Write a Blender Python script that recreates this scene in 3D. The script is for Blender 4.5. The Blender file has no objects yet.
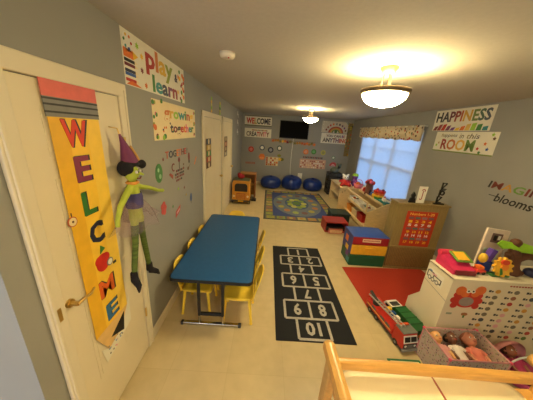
import bpy, bmesh, math, random
from mathutils import Matrix, Vector
random.seed(7)
sc = bpy.context.scene
COL = sc.collection
PI = math.pi
XL, XR, YF, CH = -0.941, 2.909, 7.958, 2.44

# ------------------------------------------------------------------ materials
def lin(c):
    r = []
    for v in c:
        v /= 255.0
        r.append(v / 12.92 if v <= 0.04045 else ((v + 0.055) / 1.055) ** 2.4)
    return (r[0], r[1], r[2], 1)
MATS = {}
def mat(name, rgb, rough=.5, amt=.08, scale=18.0, metal=0.0, bump=0.0, emit=0.0, stretch=None, trans=0.0, alpha=1.0, spec=.5):
    if name in MATS: return MATS[name]
    m = bpy.data.materials.new(name); m.use_nodes = True
    nt = m.node_tree; b = nt.nodes['Principled BSDF']
    c = lin(rgb)
    tc = nt.nodes.new('ShaderNodeTexCoord'); mp = nt.nodes.new('ShaderNodeMapping')
    if stretch: mp.inputs['Scale'].default_value = stretch
    nz = nt.nodes.new('ShaderNodeTexNoise'); nz.inputs['Scale'].default_value = scale
    nz.inputs['Detail'].default_value = 3
    rp = nt.nodes.new('ShaderNodeValToRGB')
    rp.color_ramp.elements[0].position = .3; rp.color_ramp.elements[1].position = .7
    rp.color_ramp.elements[0].color = tuple(max(0, v * (1 - amt)) for v in c[:3]) + (1,)
    rp.color_ramp.elements[1].color = tuple(min(1, v * (1 + amt)) for v in c[:3]) + (1,)
    L = nt.links.new
    L(tc.outputs['Object'], mp.inputs['Vector']); L(mp.outputs[0], nz.inputs['Vector'])
    L(nz.outputs['Fac'], rp.inputs['Fac']); L(rp.outputs['Color'], b.inputs['Base Color'])
    b.inputs['Roughness'].default_value = rough; b.inputs['Metallic'].default_value = metal
    b.inputs['Specular IOR Level'].default_value = spec
    if trans: b.inputs['Transmission Weight'].default_value = trans
    if alpha < 1: b.inputs['Alpha'].default_value = alpha
    if bump:
        bp = nt.nodes.new('ShaderNodeBump'); bp.inputs['Strength'].default_value = bump
        bp.inputs['Distance'].default_value = .01
        L(nz.outputs['Fac'], bp.inputs['Height']); L(bp.outputs[0], b.inputs['Normal'])
    if emit:
        L(rp.outputs['Color'], b.inputs['Emission Color']); b.inputs['Emission Strength'].default_value = emit
    MATS[name] = m
    return m
def C(rgb, rough=.5, **k):
    return mat('paint_%d_%d_%d_%d' % (*rgb, int(rough * 100)), rgb, rough, **k)

WALL = mat('grey_wall_paint', (152, 150, 144), .75, .03, 3.0, bump=.03)
CEIL = mat('ceiling_paint', (188, 180, 166), .9, .03, 40, bump=.12)
TRIM = mat('white_trim_paint', (226, 214, 188), .45, .02, 6)
DOORM = mat('white_door_paint', (228, 214, 184), .45, .02, 5)
PAPER = mat('white_paper', (232, 226, 208), .6, .03, 8)
CREAM = mat('cream_paper', (236, 216, 170), .6, .04, 8)
BLACK = mat('black_plastic', (18, 17, 17), .45, .1)
DARK = mat('dark_grey', (48, 47, 46), .5, .1)
WOODL = mat('light_wood', (216, 190, 142), .45, .14, 9, stretch=(1, 8, 8))
WOODY = mat('honey_wood', (214, 164, 92), .32, .12, 7, stretch=(8, 1.2, 8))
WOODX = mat('honey_wood_rail', (214, 160, 84), .32, .12, 7, stretch=(1.2, 8, 8))
WOODB = mat('brown_wood', (144, 122, 72), .5, .12, 8, stretch=(8, 8, 1.0))
RED = C((196, 38, 30)); ORANGE = C((226, 112, 34)); YELLOW = C((240, 190, 40)); GREEN = C((60, 128, 52))
BLUE = C((42, 84, 160)); TEAL = C((52, 140, 140)); PURPLE = C((110, 52, 130)); PINK = C((220, 92, 130))
NAVY = C((34, 36, 66)); LIME = C((150, 196, 50)); WHITE = C((234, 230, 220)); BROWN = C((104, 68, 40))
GREY = C((128, 126, 122)); MAROON = C((120, 30, 40)); LPINK = C((226, 170, 176)); SKY = C((120, 160, 200))
DGREEN = C((28, 74, 42)); CHROME = mat('steel_tube', (190, 186, 176), .25, .05, metal=1.0)
BRASS = mat('brass', (214, 180, 110), .35, .08, metal=1.0)
RAIN = [RED, ORANGE, YELLOW, GREEN, TEAL, BLUE, PURPLE]

def floor_mat():
    m = bpy.data.materials.new('beige_vinyl_tile'); m.use_nodes = True
    nt = m.node_tree; b = nt.nodes['Principled BSDF']; L = nt.links.new
    tc = nt.nodes.new('ShaderNodeTexCoord'); br = nt.nodes.new('ShaderNodeTexBrick')
    br.offset = 0; br.inputs['Scale'].default_value = 1.0
    br.inputs['Brick Width'].default_value = .46; br.inputs['Row Height'].default_value = .46
    br.inputs['Mortar Size'].default_value = .0022; br.inputs['Mortar Smooth'].default_value = .6
    br.inputs['Color1'].default_value = lin((216, 194, 148)); br.inputs['Color2'].default_value = lin((210, 188, 142))
    br.inputs['Mortar'].default_value = lin((200, 177, 131))
    nz = nt.nodes.new('ShaderNodeTexNoise'); nz.inputs['Scale'].default_value = 9; nz.inputs['Detail'].default_value = 6
    mx = nt.nodes.new('ShaderNodeMix'); mx.data_type = 'RGBA'; mx.blend_type = 'MULTIPLY'; mx.inputs[0].default_value = .25
    L(tc.outputs['Object'], br.inputs['Vector']); L(tc.outputs['Object'], nz.inputs['Vector'])
    L(br.outputs['Color'], mx.inputs[6]); L(nz.outputs['Fac'], mx.inputs[7]); L(mx.outputs[2], b.inputs['Base Color'])
    b.inputs['Roughness'].default_value = .38
    return m
FLOORM = floor_mat()
def pattern_mat(name, cols, scale, rough=.8, bg=None, thr=.32):
    """print of small coloured blobs (voronoi cells) on a ground colour"""
    m = bpy.data.materials.new(name); m.use_nodes = True
    nt = m.node_tree; b = nt.nodes['Principled BSDF']; L = nt.links.new
    tc = nt.nodes.new('ShaderNodeTexCoord'); v = nt.nodes.new('ShaderNodeTexVoronoi'); v.inputs['Scale'].default_value = scale
    rp = nt.nodes.new('ShaderNodeValToRGB'); rp.color_ramp.interpolation = 'CONSTANT'
    e = rp.color_ramp.elements
    while len(e) < len(cols): e.new(.5)
    for i, c in enumerate(cols): e[i].position = i / len(cols); e[i].color = lin(c)
    sep = nt.nodes.new('ShaderNodeSeparateColor'); L(tc.outputs['Object'], v.inputs['Vector'])
    L(v.outputs['Color'], sep.inputs[0]); L(sep.outputs[0], rp.inputs['Fac'])
    mx = nt.nodes.new('ShaderNodeMix'); mx.data_type = 'RGBA'
    lt = nt.nodes.new('ShaderNodeMath'); lt.operation = 'LESS_THAN'; lt.inputs[1].default_value = thr
    L(v.outputs['Distance'], lt.inputs[0]); L(lt.outputs[0], mx.inputs[0])
    mx.inputs[6].default_value = lin(bg); L(rp.outputs['Color'], mx.inputs[7]); L(mx.outputs[2], b.inputs['Base Color'])
    b.inputs['Roughness'].default_value = rough
    return m
VALM = pattern_mat('printed_valance_cloth', [(190, 60, 50), (70, 90, 60), (60, 70, 100), (200, 150, 60), (90, 60, 50)], 16, bg=(222, 204, 170), thr=.34)
STRIPM = pattern_mat('leafy_border_cloth', [(190, 170, 60), (120, 120, 50), (190, 90, 50), (90, 80, 50)], 14, bg=(140, 118, 80), thr=.4)
FLORAL = pattern_mat('floral_net', [(170, 90, 100), (110, 120, 110), (200, 140, 150), (120, 90, 110), (150, 150, 120)], 55, bg=(184, 166, 154), thr=.36)
LEAFY = pattern_mat('leaf_print', [(120, 150, 60), (70, 110, 60), (190, 120, 60), (170, 60, 90)], 22, bg=(214, 200, 120), thr=.36)

# ------------------------------------------------------------------ mesh builder
def frame(o, u, v):
    u = Vector(u).normalized(); v = Vector(v).normalized(); w = u.cross(v)
    return Matrix(((u.x, v.x, w.x, o[0]), (u.y, v.y, w.y, o[1]), (u.z, v.z, w.z, o[2]), (0, 0, 0, 1)))
def FL(off=0): return frame((XL + off, 0, 0), (0, 1, 0), (0, 0, 1))            # u = y
def FR(off=0): return frame((XR - off, 0, 0), (0, -1, 0), (0, 0, 1))           # u = -y
def FF(off=0): return frame((0, YF - off, 0), (1, 0, 0), (0, 0, 1))            # u = x
def FZ(z=0): return frame((0, 0, z), (1, 0, 0), (0, 1, 0))
def FY(y): return frame((0, y, 0), (1, 0, 0), (0, 0, 1))                       # faces -y
def FX(x): return frame((x, 0, 0), (0, -1, 0), (0, 0, 1))                      # faces -x

class MB:
    def __init__(s): s.v = []; s.f = []; s.mi = []; s.sm = []; s.mats = []
    def m(s, m):
        if m not in s.mats: s.mats.append(m)
        return s.mats.index(m)
    def add(s, vs, fs, m, M=None, smooth=False):
        n = len(s.v); i = s.m(m)
        for p in vs:
            p = Vector(p); s.v.append(M @ p if M else p)
        for f in fs: s.f.append([n + k for k in f]); s.mi.append(i); s.sm.append(smooth)
        return s
    def addbm(s, bm, m, M=None, smooth=False):
        bm.verts.index_update()
        s.add([v.co.copy() for v in bm.verts], [[v.index for v in f.verts] for f in bm.faces], m, M, smooth)
        bm.free(); return s
    def box(s, a, b, m, bev=0, M=None, seg=2):
        """box between two corners"""
        bm = bmesh.new(); bmesh.ops.create_cube(bm, size=1)
        c = [(x + y) / 2 for x, y in zip(a, b)]; d = [abs(y - x) for x, y in zip(a, b)]
        for v in bm.verts: v.co = Vector((c[0] + v.co.x * d[0], c[1] + v.co.y * d[1], c[2] + v.co.z * d[2]))
        if bev: bmesh.ops.bevel(bm, geom=bm.edges[:], offset=min(bev, min(d) * .49), segments=seg, profile=.5, affect='EDGES')
        return s.addbm(bm, m, M, smooth=False)
    def bar(s, p0, p1, w, h, m, bev=0, up=(0, 0, 1)):
        p0 = Vector(p0); p1 = Vector(p1); d = (p1 - p0); L = d.length; d.normalize()
        upv = Vector(up)
        if abs(d.dot(upv)) > .98: upv = Vector((0, 1, 0))
        sd = d.cross(upv).normalized(); u2 = sd.cross(d)
        M = Matrix(((d.x, sd.x, u2.x, p0.x), (d.y, sd.y, u2.y, p0.y), (d.z, sd.z, u2.z, p0.z), (0, 0, 0, 1)))
        return s.box((0, -w / 2, -h / 2), (L, w / 2, h / 2), m, bev, M)
    def tube(s, pts, r, m, seg=10, cap=True, M=None):
        """tube along a path; r a number or one radius per point"""
        pts = [Vector(p) for p in pts]; n = len(pts)
        rs = r if isinstance(r, (list, tuple)) else [r] * n
        vs = []; fs = []; prev = None
        for i, p in enumerate(pts):
            d = (pts[min(i + 1, n - 1)] - pts[max(i - 1, 0)]).normalized()
            if prev is None:
                a = Vector((0, 0, 1)) if abs(d.z) < .9 else Vector((1, 0, 0)); a = (a - d * a.dot(d)).normalized()
            else: a = (prev - d * prev.dot(d)).normalized()
            prev = a; b = d.cross(a)
            for k in range(seg):
                t = 2 * PI * k / seg; vs.append(p + (a * math.cos(t) + b * math.sin(t)) * rs[i])
        for i in range(n - 1):
            for k in range(seg):
                fs.append([i * seg + k, i * seg + (k + 1) % seg, (i + 1) * seg + (k + 1) % seg, (i + 1) * seg + k])
        s.add(vs, fs, m, M, True)
        if cap: s.add(vs[:seg], [list(range(seg))[::-1]], m, M); s.add(vs[-seg:], [list(range(seg))], m, M)
        return s
    def ball(s, c, r, m, seg=14, rings=10, M=None):
        r = r if isinstance(r, (list, tuple)) else (r, r, r)
        bm = bmesh.new(); bmesh.ops.create_uvsphere(bm, u_segments=seg, v_segments=rings, radius=1)
        for v in bm.verts: v.co = Vector((c[0] + v.co.x * r[0], c[1] + v.co.y * r[1], c[2] + v.co.z * r[2]))
        return s.addbm(bm, m, M, True)
    def lathe(s, prof, c, m, seg=28, M=None, closed=False):
        vs = []; fs = []; n = len(prof)
        for r, z in prof:
            for k in range(seg):
                t = 2 * PI * k / seg; vs.append((c[0] + r * math.cos(t), c[1] + r * math.sin(t), c[2] + z))
        for i in range(n - 1):
            for k in range(seg):
                fs.append([i * seg + k, i * seg + (k + 1) % seg, (i + 1) * seg + (k + 1) % seg, (i + 1) * seg + k])
        return s.add(vs, fs, m, M, True)
    def prism(s, pts, m, F, h=.002, w=0, smooth=False):
        """outline (u, v) in the frame F, from depth w to w + h"""
        n = len(pts)
        vs = [(u, v, w) for u, v in pts] + [(u, v, w + h) for u, v in pts]
        fs = [list(range(n))[::-1], list(range(n, 2 * n))] + [[i, (i + 1) % n, n + (i + 1) % n, n + i] for i in range(n)]
        return s.add(vs, fs, m, F, smooth)
    def rect(s, u0, u1, v0, v1, m, F, h=.002, w=0):
        return s.prism([(u0, v0), (u1, v0), (u1, v1), (u0, v1)], m, F, h, w)
    def disc(s, u, v, r, m, F, h=.002, w=0, n=18, rv=None):
        rv = rv or r
        return s.prism([(u + r * math.cos(2 * PI * k / n), v + rv * math.sin(2 * PI * k / n)) for k in range(n)], m, F, h, w)
    def star(s, u, v, r, m, F, k=5, q=.45, h=.002, w=0, a0=PI / 2):
        return s.prism([(u + (r if i % 2 == 0 else r * q) * math.cos(a0 + PI * i / k), v + (r if i % 2 == 0 else r * q) * math.sin(a0 + PI * i / k)) for i in range(2 * k)], m, F, h, w)
    def ring(s, u, v, r0, r1, m, F, h=.002, w=0, a0=0, a1=2 * PI, n=24, q=1.0):
        for i in range(n):
            p = a0 + (a1 - a0) * i / n; t = a0 + (a1 - a0) * (i + 1) / n
            s.prism([(u + r0 * math.cos(p), v + q * r0 * math.sin(p)), (u + r1 * math.cos(p), v + q * r1 * math.sin(p)), (u + r1 * math.cos(t), v + q * r1 * math.sin(t)), (u + r0 * math.cos(t), v + q * r0 * math.sin(t))], m, F, h, w)
        return s
    def text(s, body, rect, cols, F, h=.002, w=0, bold=.0, slant=0.0):
        """lettering fitted to rect (u0, u1, v0, v1)"""
        cu = bpy.data.curves.new('lettering', 'FONT'); cu.body = body; cu.resolution_u = 2; cu.offset = bold; cu.extrude = .5; cu.shear = slant
        for c in cols: cu.materials.append(c)
        k = 0
        for i, ch in enumerate(body):
            cu.body_format[i].material_index = k % len(cols)
            if ch != ' ': k += 1
        ob = bpy.data.objects.new('lettering', cu); COL.objects.link(ob)
        dg = bpy.context.evaluated_depsgraph_get(); dg.update()
        me = bpy.data.meshes.new_from_object(ob.evaluated_get(dg))
        vs = [v.co.copy() for v in me.vertices]
        x0 = min(v.x for v in vs); x1 = max(v.x for v in vs); y0 = min(v.y for v in vs); y1 = max(v.y for v in vs)
        q = [Vector((rect[0] + (v.x - x0) / (x1 - x0) * (rect[1] - rect[0]), rect[2] + (v.y - y0) / (y1 - y0) * (rect[3] - rect[2]), w + (v.z + .5) * h)) for v in vs]
        byc = {}
        for p in me.polygons: byc.setdefault(p.material_index, []).append(list(p.vertices))
        for mi, fs in byc.items(): s.add(q, fs, cols[min(mi, len(cols) - 1)], F)
        bpy.data.objects.remove(ob); bpy.data.curves.remove(cu); bpy.data.meshes.remove(me)
        return s
    def build(s, name, parent=None, label=None, local=False, kind=None, origin=None, remesh=0, smooth_it=0, subsurf=0):
        # drop unused verts
        used = sorted({k for f in s.f for k in f}); mp = {k: i for i, k in enumerate(used)}
        vs = [s.v[k].copy() for k in used]; fs = [[mp[k] for k in f] for f in s.f]
        if not local:
            if parent: W = world(parent)
            elif origin is not None: W = Matrix.Translation(Vector(origin))
            else:
                lo = [min(v[i] for v in vs) for i in range(3)]; hi = [max(v[i] for v in vs) for i in range(3)]
                W = Matrix.Translation(Vector(((lo[0] + hi[0]) / 2, (lo[1] + hi[1]) / 2, lo[2])))
            I = W.inverted(); vs = [I @ v for v in vs]
        me = bpy.data.meshes.new(name); me.from_pydata([tuple(v) for v in vs], [], fs)
        for m in s.mats: me.materials.append(m)
        me.polygons.foreach_set('material_index', s.mi); me.polygons.foreach_set('use_smooth', s.sm)
        me.update(); 
        o = bpy.data.objects.new(name, me); COL.objects.link(o)
        if remesh or subsurf:
            if remesh:
                r = o.modifiers.new('r', 'REMESH'); r.mode = 'VOXEL'; r.voxel_size = remesh; r.use_smooth_shade = True
            if smooth_it:
                q = o.modifiers.new('s', 'SMOOTH'); q.iterations = smooth_it; q.factor = .5
            if subsurf:
                q = o.modifiers.new('u', 'SUBSURF'); q.levels = subsurf; q.render_levels = subsurf
            dg = bpy.context.evaluated_depsgraph_get(); dg.update()
            m2 = bpy.data.meshes.new_from_object(o.evaluated_get(dg)); o.modifiers.clear(); o.data = m2; m2.name = name
        if parent: o.parent = parent
        elif not local: o.matrix_basis = W
        if label: o['label'] = label
        if kind: o['kind'] = kind
        return o
def world(o):
    M = o.matrix_basis.copy()
    while o.parent: o = o.parent; M = o.matrix_basis @ M
    return M
def tag(o, label, cat, group=None):
    o['label'] = label; o['category'] = cat
    if group: o['group'] = group
    return o
def T(name, label, cat, loc=(0, 0, 0), rz=0, group=None):
    o = bpy.data.objects.new(name, None); o.empty_display_size = .05; COL.objects.link(o)
    o.matrix_basis = Matrix.Translation(Vector(loc)) @ Matrix.Rotation(rz, 4, 'Z')
    return tag(o, label, cat, group)
def S(mb, name, parent=None): return mb.build(name, parent, kind=None if parent else 'structure')
def copy_tree(o, parent=None):
    c = o.copy(); COL.objects.link(c)
    if parent: c.parent = parent
    for ch in [x for x in bpy.data.objects if x.parent == o]: copy_tree(ch, c)
    return c

# ------------------------------------------------------------------ the room
mb = MB(); mb.box((-2.6, -1.9, -.1), (3.1, 8.1, 0), FLOORM); S(mb, 'floor')
mb = MB(); mb.box((-2.6, -1.9, CH), (3.1, 8.1, CH + .1), CEIL); S(mb, 'ceiling')
mb = MB(); mb.box((-2.6, .665, 0), (XL, 8.1, CH), WALL); S(mb, 'wall_left')
mb = MB(); mb.box((XL, YF, 0), (XR, YF + .14, CH), WALL); S(mb, 'wall_far')
WY0, WY1, WZ0, WZ1 = 4.32, 7.12, .53, 2.1
mb = MB()
mb.box((XR, -1.9, 0), (XR + .19, WY0, CH), WALL); mb.box((XR, WY1, 0), (XR + .19, 8.1, CH), WALL)
mb.box((XR, WY0, 0), (XR + .19, WY1, WZ0), WALL); mb.box((XR, WY0, WZ1), (XR + .19, WY1, CH), WALL)
S(mb, 'wall_right')
mb = MB(); mb.box((-2.72, -1.9, 0), (-2.6, .665, CH), WALL); S(mb, 'wall_side')
mb = MB(); mb.box((-2.6, -1.9, 0), (-2.35, -1.8, CH), WALL); mb.box((-.65, -1.9, 0), (XR, -1.8, CH), WALL); mb.box((-2.35, -1.9, 2.1), (-.65, -1.8, CH), WALL)
S(mb, 'wall_back')
mb = MB()
for x in (-2.35, -1.53, -.71): mb.box((x, -1.88, 0), (x + .06, -1.82, 2.1), TRIM)
for z in (0, 2.04): mb.box((-2.35, -1.88, z), (-.65, -1.82, z + .06), TRIM)
w2 = S(mb, 'window_2')

GLASS = bpy.data.materials.new('window_glass'); GLASS.use_nodes = True
nt = GLASS.node_tree; nt.nodes.remove(nt.nodes['Principled BSDF'])
tr = nt.nodes.new('ShaderNodeBsdfTransparent'); gl = nt.nodes.new('ShaderNodeBsdfGlossy'); gl.inputs['Roughness'].default_value = .02
mxs = nt.nodes.new('ShaderNodeMixShader'); mxs.inputs[0].default_value = .06
nt.links.new(tr.outputs[0], mxs.inputs[1]); nt.links.new(gl.outputs[0], mxs.inputs[2])
nt.links.new(mxs.outputs[0], nt.nodes['Material Output'].inputs['Surface'])

mb = MB()
fx0, fx1 = XR + .05, XR + .11
for y in (WY0, 5.24, 6.17, WY1 - .05): mb.box((fx0, y, WZ0), (fx1, y + .05, WZ1), TRIM, .004)
for z in (WZ0, WZ1 - .05): mb.box((fx0 + .002, WY0 + .002, z), (fx1 - .002, WY1 - .002, z + .05), TRIM, .004)
win = S(mb, 'window_1')
for y0, y1 in ((WY0 + .05, 5.24), (5.29, 6.17), (6.22, WY1 - .05)):
    mb = MB(); mb.box((fx0 + .006, y0, 1.27), (fx1 - .006, y1, 1.31), TRIM); mb.box((fx0 + .02, y0, 1.66), (fx1 - .02, y1, 1.68), TRIM)
    mb.build('meeting_rail', win)
    mb = MB(); mb.box((fx0 + .028, y0, WZ0 + .05), (fx0 + .032, y1, WZ1 - .05), GLASS); mb.build('pane', win)
mb = MB(); mb.box((XR - .03, WY0 - .03, WZ0 - .03), (fx0, WY1 + .03, WZ0), TRIM, .004); mb.build('sill', win)
# sheer blind drawn over the panes
SHEER = bpy.data.materials.new('sheer_blind_cloth'); SHEER.use_nodes = True
nt = SHEER.node_tree; nt.nodes.remove(nt.nodes['Principled BSDF'])
tl_ = nt.nodes.new('ShaderNodeBsdfTranslucent'); tp_ = nt.nodes.new('ShaderNodeBsdfTransparent'); mx_ = nt.nodes.new('ShaderNodeMixShader'); mx_.inputs[0].default_value = .74
wv = nt.nodes.new('ShaderNodeTexNoise'); wv.inputs['Scale'].default_value = 60; rq = nt.nodes.new('ShaderNodeValToRGB'); rq.color_ramp.elements[0].color = (.9, .9, .9, 1)
nt.links.new(wv.outputs['Fac'], rq.inputs['Fac']); nt.links.new(rq.outputs['Color'], tl_.inputs['Color'])
nt.links.new(tp_.outputs[0], mx_.inputs[1]); nt.links.new(tl_.outputs[0], mx_.inputs[2]); nt.links.new(mx_.outputs[0], nt.nodes['Material Output'].inputs['Surface'])
mb = MB(); mb.box((XR + .018, WY0 + .01, WZ0 + .01), (XR + .0195, WY1 - .01, WZ1 - .005), SHEER); mb.tube([(XR + .019, WY0 + .01, WZ1 - .02), (XR + .019, WY1 - .01, WZ1 - .02)], .012, TRIM); mb.build('sheer_blind', win)
# what is outside: ground and the pale side of the next house
mb = MB(); mb.box((3.3, -4, -.4), (16, 22, -.35), C((170, 178, 170), .9)); S(mb, 'ground_outside')
mb = MB(); mb.box((8.0, 2, -.35), (8.2, 21, 1.12), C((214, 212, 206), .8))
for k in range(9): mb.box((7.985, 2, -.3 + .16 * k), (8.0, 21, -.29 + .16 * k), C((190, 190, 188), .8))
tag(mb.build('garden_wall'), 'long pale boarded fence outside beyond the bright window', 'fence')

# baseboards
def baseboard(name, F, u0, u1):
    mb = MB(); mb.prism([(u0, 0), (u1, 0), (u1, .085), (u0, .085)], TRIM, F, .013); mb.prism([(u0, .085), (u1, .085), (u1, .098), (u0, .098)], TRIM, F, .007)
    return S(mb, name)
baseboard('baseboard_left', FL(), 1.512, 3.168); baseboard('baseboard_left_far', FL(), 5.69, YF - .02)
baseboard('baseboard_far', FF(), XL + .02, XR); baseboard('baseboard_right', FR(), -YF + .02, 1.8)

# doors on the left wall
def door(name, y0, y1, panels):
    """trim from y0 to y1"""
    F = FL(); mb = MB(); tw = .075
    for a, b in ((y0, y0 + tw), (y1 - tw, y1)):
        mb.box((XL, a, 0), (XL + .02, b, 2.1), TRIM, .006)
    mb.box((XL, y0, 2.03), (XL + .021, y1, 2.105), TRIM, .006)
    mb.box((XL, y0 + .012, 0), (XL + .026, y0 + .03, 2.07), TRIM, .004); mb.box((XL, y1 - .03, 0), (XL + .026, y1 - .012, 2.07), TRIM, .004)
    d = S(mb, name)
    mb = MB(); a, b = y0 + tw + .004, y1 - tw - .004
    mb.box((XL - .0, a, .012), (XL + .008, b, 2.026), DOORM)
    n = panels; pw = (b - a - .1 * (n + 1)) / n
    for i in range(n):
        u = a + .1 + i * (pw + .1)
        for v0, v1 in ((.36, 1.02), (1.14, 1.62), (1.72, 1.92)):
            mb.prism([(u, v0), (u + pw, v0), (u + pw, v1), (u, v1)], DOORM, F, .002, .008)
            mb.prism([(u + .02, v0 + .02), (u + pw - .02, v0 + .02), (u + pw - .02, v1 - .02), (u + .02, v1 - .02)], DOORM, F, .0025, .0095)
    mb.build('door_leaf', d)
    return d
d1 = door('door_1', .76, 1.512, 2); d2 = door('door_2', 3.17, 4.42, 2); d3 = door('door_3', 4.56, 5.69, 2)
# lever on door 1, strike plate and hinge
mb = MB(); F = FL(.008)
mb.disc(.865, 1.01, .022, BRASS, F, .012); mb.tube([(XL + .02, .865, 1.01), (XL + .055, .865, 1.01)], .011, BRASS)
mb.tube([(XL + .055, .86, 1.01), (XL + .06, .90, 1.014), (XL + .058, .94, 1.008), (XL + .052, .975, 1.018)], [.009, .007, .007, .005], BRASS)
mb.rect(.79, .81, .965, 1.035, BRASS, FL(.02), .003)
mb.build('door_handle', d1, 'brass lever handle')
for k, z in ((0, .39), (1, 1.75)):
    mb = MB(); mb.tube([(XL + .02, 1.437, z - .04), (XL + .02, 1.437, z + .04)], .007, BRASS); mb.rect(1.43, 1.445, z - .04, z + .04, BRASS, FL(.021), .003)
    mb.build('hinge', d1)
for d, y in ((d2, 4.3), (d3, 5.56)):
    mb = MB(); mb.ball((XL + .05, y, .98), .027, BRASS); mb.tube([(XL, y, .98), (XL + .05, y, .98)], .01, BRASS); mb.build('door_knob', d)

# ------------------------------------------------------------------ lights
GLOW = bpy.data.materials.new('glowing_bowl_glass'); GLOW.use_nodes = True
nt = GLOW.node_tree; b = nt.nodes['Principled BSDF']; b.inputs['Base Color'].default_value = (.9, .8, .6, 1)
nz = nt.nodes.new('ShaderNodeTexNoise'); nz.inputs['Scale'].default_value = 6; rp = nt.nodes.new('ShaderNodeValToRGB')
rp.color_ramp.elements[0].color = (1, .81, .41, 1); rp.color_ramp.elements[1].color = (1, .85, .47, 1)
nt.links.new(nz.outputs['Fac'], rp.inputs['Fac']); nt.links.new(rp.outputs['Color'], b.inputs['Emission Color'])
b.inputs['Emission Strength'].default_value = 39.0
BRONZE = mat('brushed_bronze', (112, 92, 66), .5, .1, metal=.5)
def lamp(x, y, label, power):
    t = T('ceiling_light', label, 'lamp', (x, y, CH))
    mb = MB(); mb.lathe([(.001, 0), (.07, 0), (.07, -.016), (.056, -.03), (.05, -.05), (.001, -.05)], (x, y, CH), BRONZE); mb.build('canopy', t)
    for k in range(3):
        a = 2 * PI * k / 3 + .4
        mb = MB(); mb.tube([(x + .03 * math.cos(a), y + .03 * math.sin(a), CH - .045), (x + .055 * math.cos(a), y + .055 * math.sin(a), CH - .26)], .005, BRONZE, 8); mb.build('rod', t)
    mb = MB(); mb.lathe([(.167, -.162), (.186, -.165), (.192, -.175), (.184, -.196), (.17, -.20), (.164, -.185), (.167, -.162)], (x, y, CH), BRONZE, 40); mb.build('rim', t)
    mb = MB(); pr = [(.172 * math.cos(PI / 2 * i / 8), -.195 - .105 * math.sin(PI / 2 * i / 8)) for i in range(9)]
    pr[-1] = (.002, pr[-1][1]); mb.lathe(pr, (x, y, CH), GLOW, 40); mb.build('glass_bowl', t, 'glowing white glass bowl')
    l = bpy.data.lights.new('bulb', 'POINT'); l.energy = power * .42; l.color = (1, .82, .42); l.shadow_soft_size = .06
    o = bpy.data.objects.new('bulb', l); COL.objects.link(o); o.parent = t; o.location = (0, 0, -.20)
lamp(.93, 1.99, 'semi-flush ceiling lamp with glowing glass bowl, the near larger-looking one', 9)
lamp(.94, 5.39, 'semi-flush glowing ceiling lamp farther back, near the television', 9)

t = T('smoke_detector', 'small round cream smoke detector on the ceiling near the left wall', 'smoke detector', (-.36, 1.93, CH))
mb = MB(); mb.lathe([(.001, 0), (.06, 0), (.06, -.018), (.052, -.034), (.03, -.04), (.001, -.04)], (-.36, 1.93, CH), TRIM); mb.build('body', t)
mb = MB(); mb.ball((-.345, 1.90, CH - .04), .006, RED); mb.build('button', t)

# daylight arriving through the glazed opening behind the camera
l = bpy.data.lights.new('daylight', 'AREA'); l.shape = 'RECTANGLE'; l.size = 1.6; l.size_y = 2.0; l.energy = 20; l.color = (1, .98, .96)
o = bpy.data.objects.new('daylight', l); COL.objects.link(o); o.location = (-1.5, -2.0, 1.1); o.rotation_euler = (PI / 2, 0, 0)
w = bpy.data.worlds.new('World'); sc.world = w; w.use_nodes = True
bg = w.node_tree.nodes['Background']
tcw = w.node_tree.nodes.new('ShaderNodeTexCoord'); sx = w.node_tree.nodes.new('ShaderNodeSeparateXYZ'); rw = w.node_tree.nodes.new('ShaderNodeValToRGB')
rw.color_ramp.elements[0].position = .0; rw.color_ramp.elements[0].color = (.42, .58, .86, 1); rw.color_ramp.elements[1].position = .8; rw.color_ramp.elements[1].color = (.25, .45, .9, 1)
w.node_tree.links.new(tcw.outputs['Generated'], sx.inputs[0]); w.node_tree.links.new(sx.outputs['Z'], rw.inputs['Fac']); w.node_tree.links.new(rw.outputs['Color'], bg.inputs['Color'])
bg.inputs['Strength'].default_value = .9

# ------------------------------------------------------------------ camera
f, yaw, pitch, roll, H = 217.7592, .0096, .3053, -.0701, 1.8868
cy, sy, cp, sp, cr, sr = math.cos(yaw), math.sin(yaw), math.cos(pitch), math.sin(pitch), math.cos(roll), math.sin(roll)
fwd = Vector((sy * cp, cy * cp, -sp)); rt = Vector((cy, -sy, 0)); dn = fwd.cross(rt)
r2 = rt * cr + dn * sr; d2v = -rt * sr + dn * cr
cam = bpy.data.cameras.new('camera'); cam.sensor_width = 36; cam.lens = f / 533 * 36; cam.clip_start = .02
co = bpy.data.objects.new('camera', cam); COL.objects.link(co); sc.camera = co
co.matrix_world = Matrix(((r2.x, -d2v.x, -fwd.x, 0), (r2.y, -d2v.y, -fwd.y, 0), (r2.z, -d2v.z, -fwd.z, H), (0, 0, 0, 1)))
vs = sc.view_settings; vs.view_transform = 'Standard'; vs.look = 'None'; vs.gamma = 1; vs.use_curve_mapping = False; vs.exposure = 1.07
sc.cycles.use_denoising = True
sc.cycles.max_bounces = 8

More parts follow.
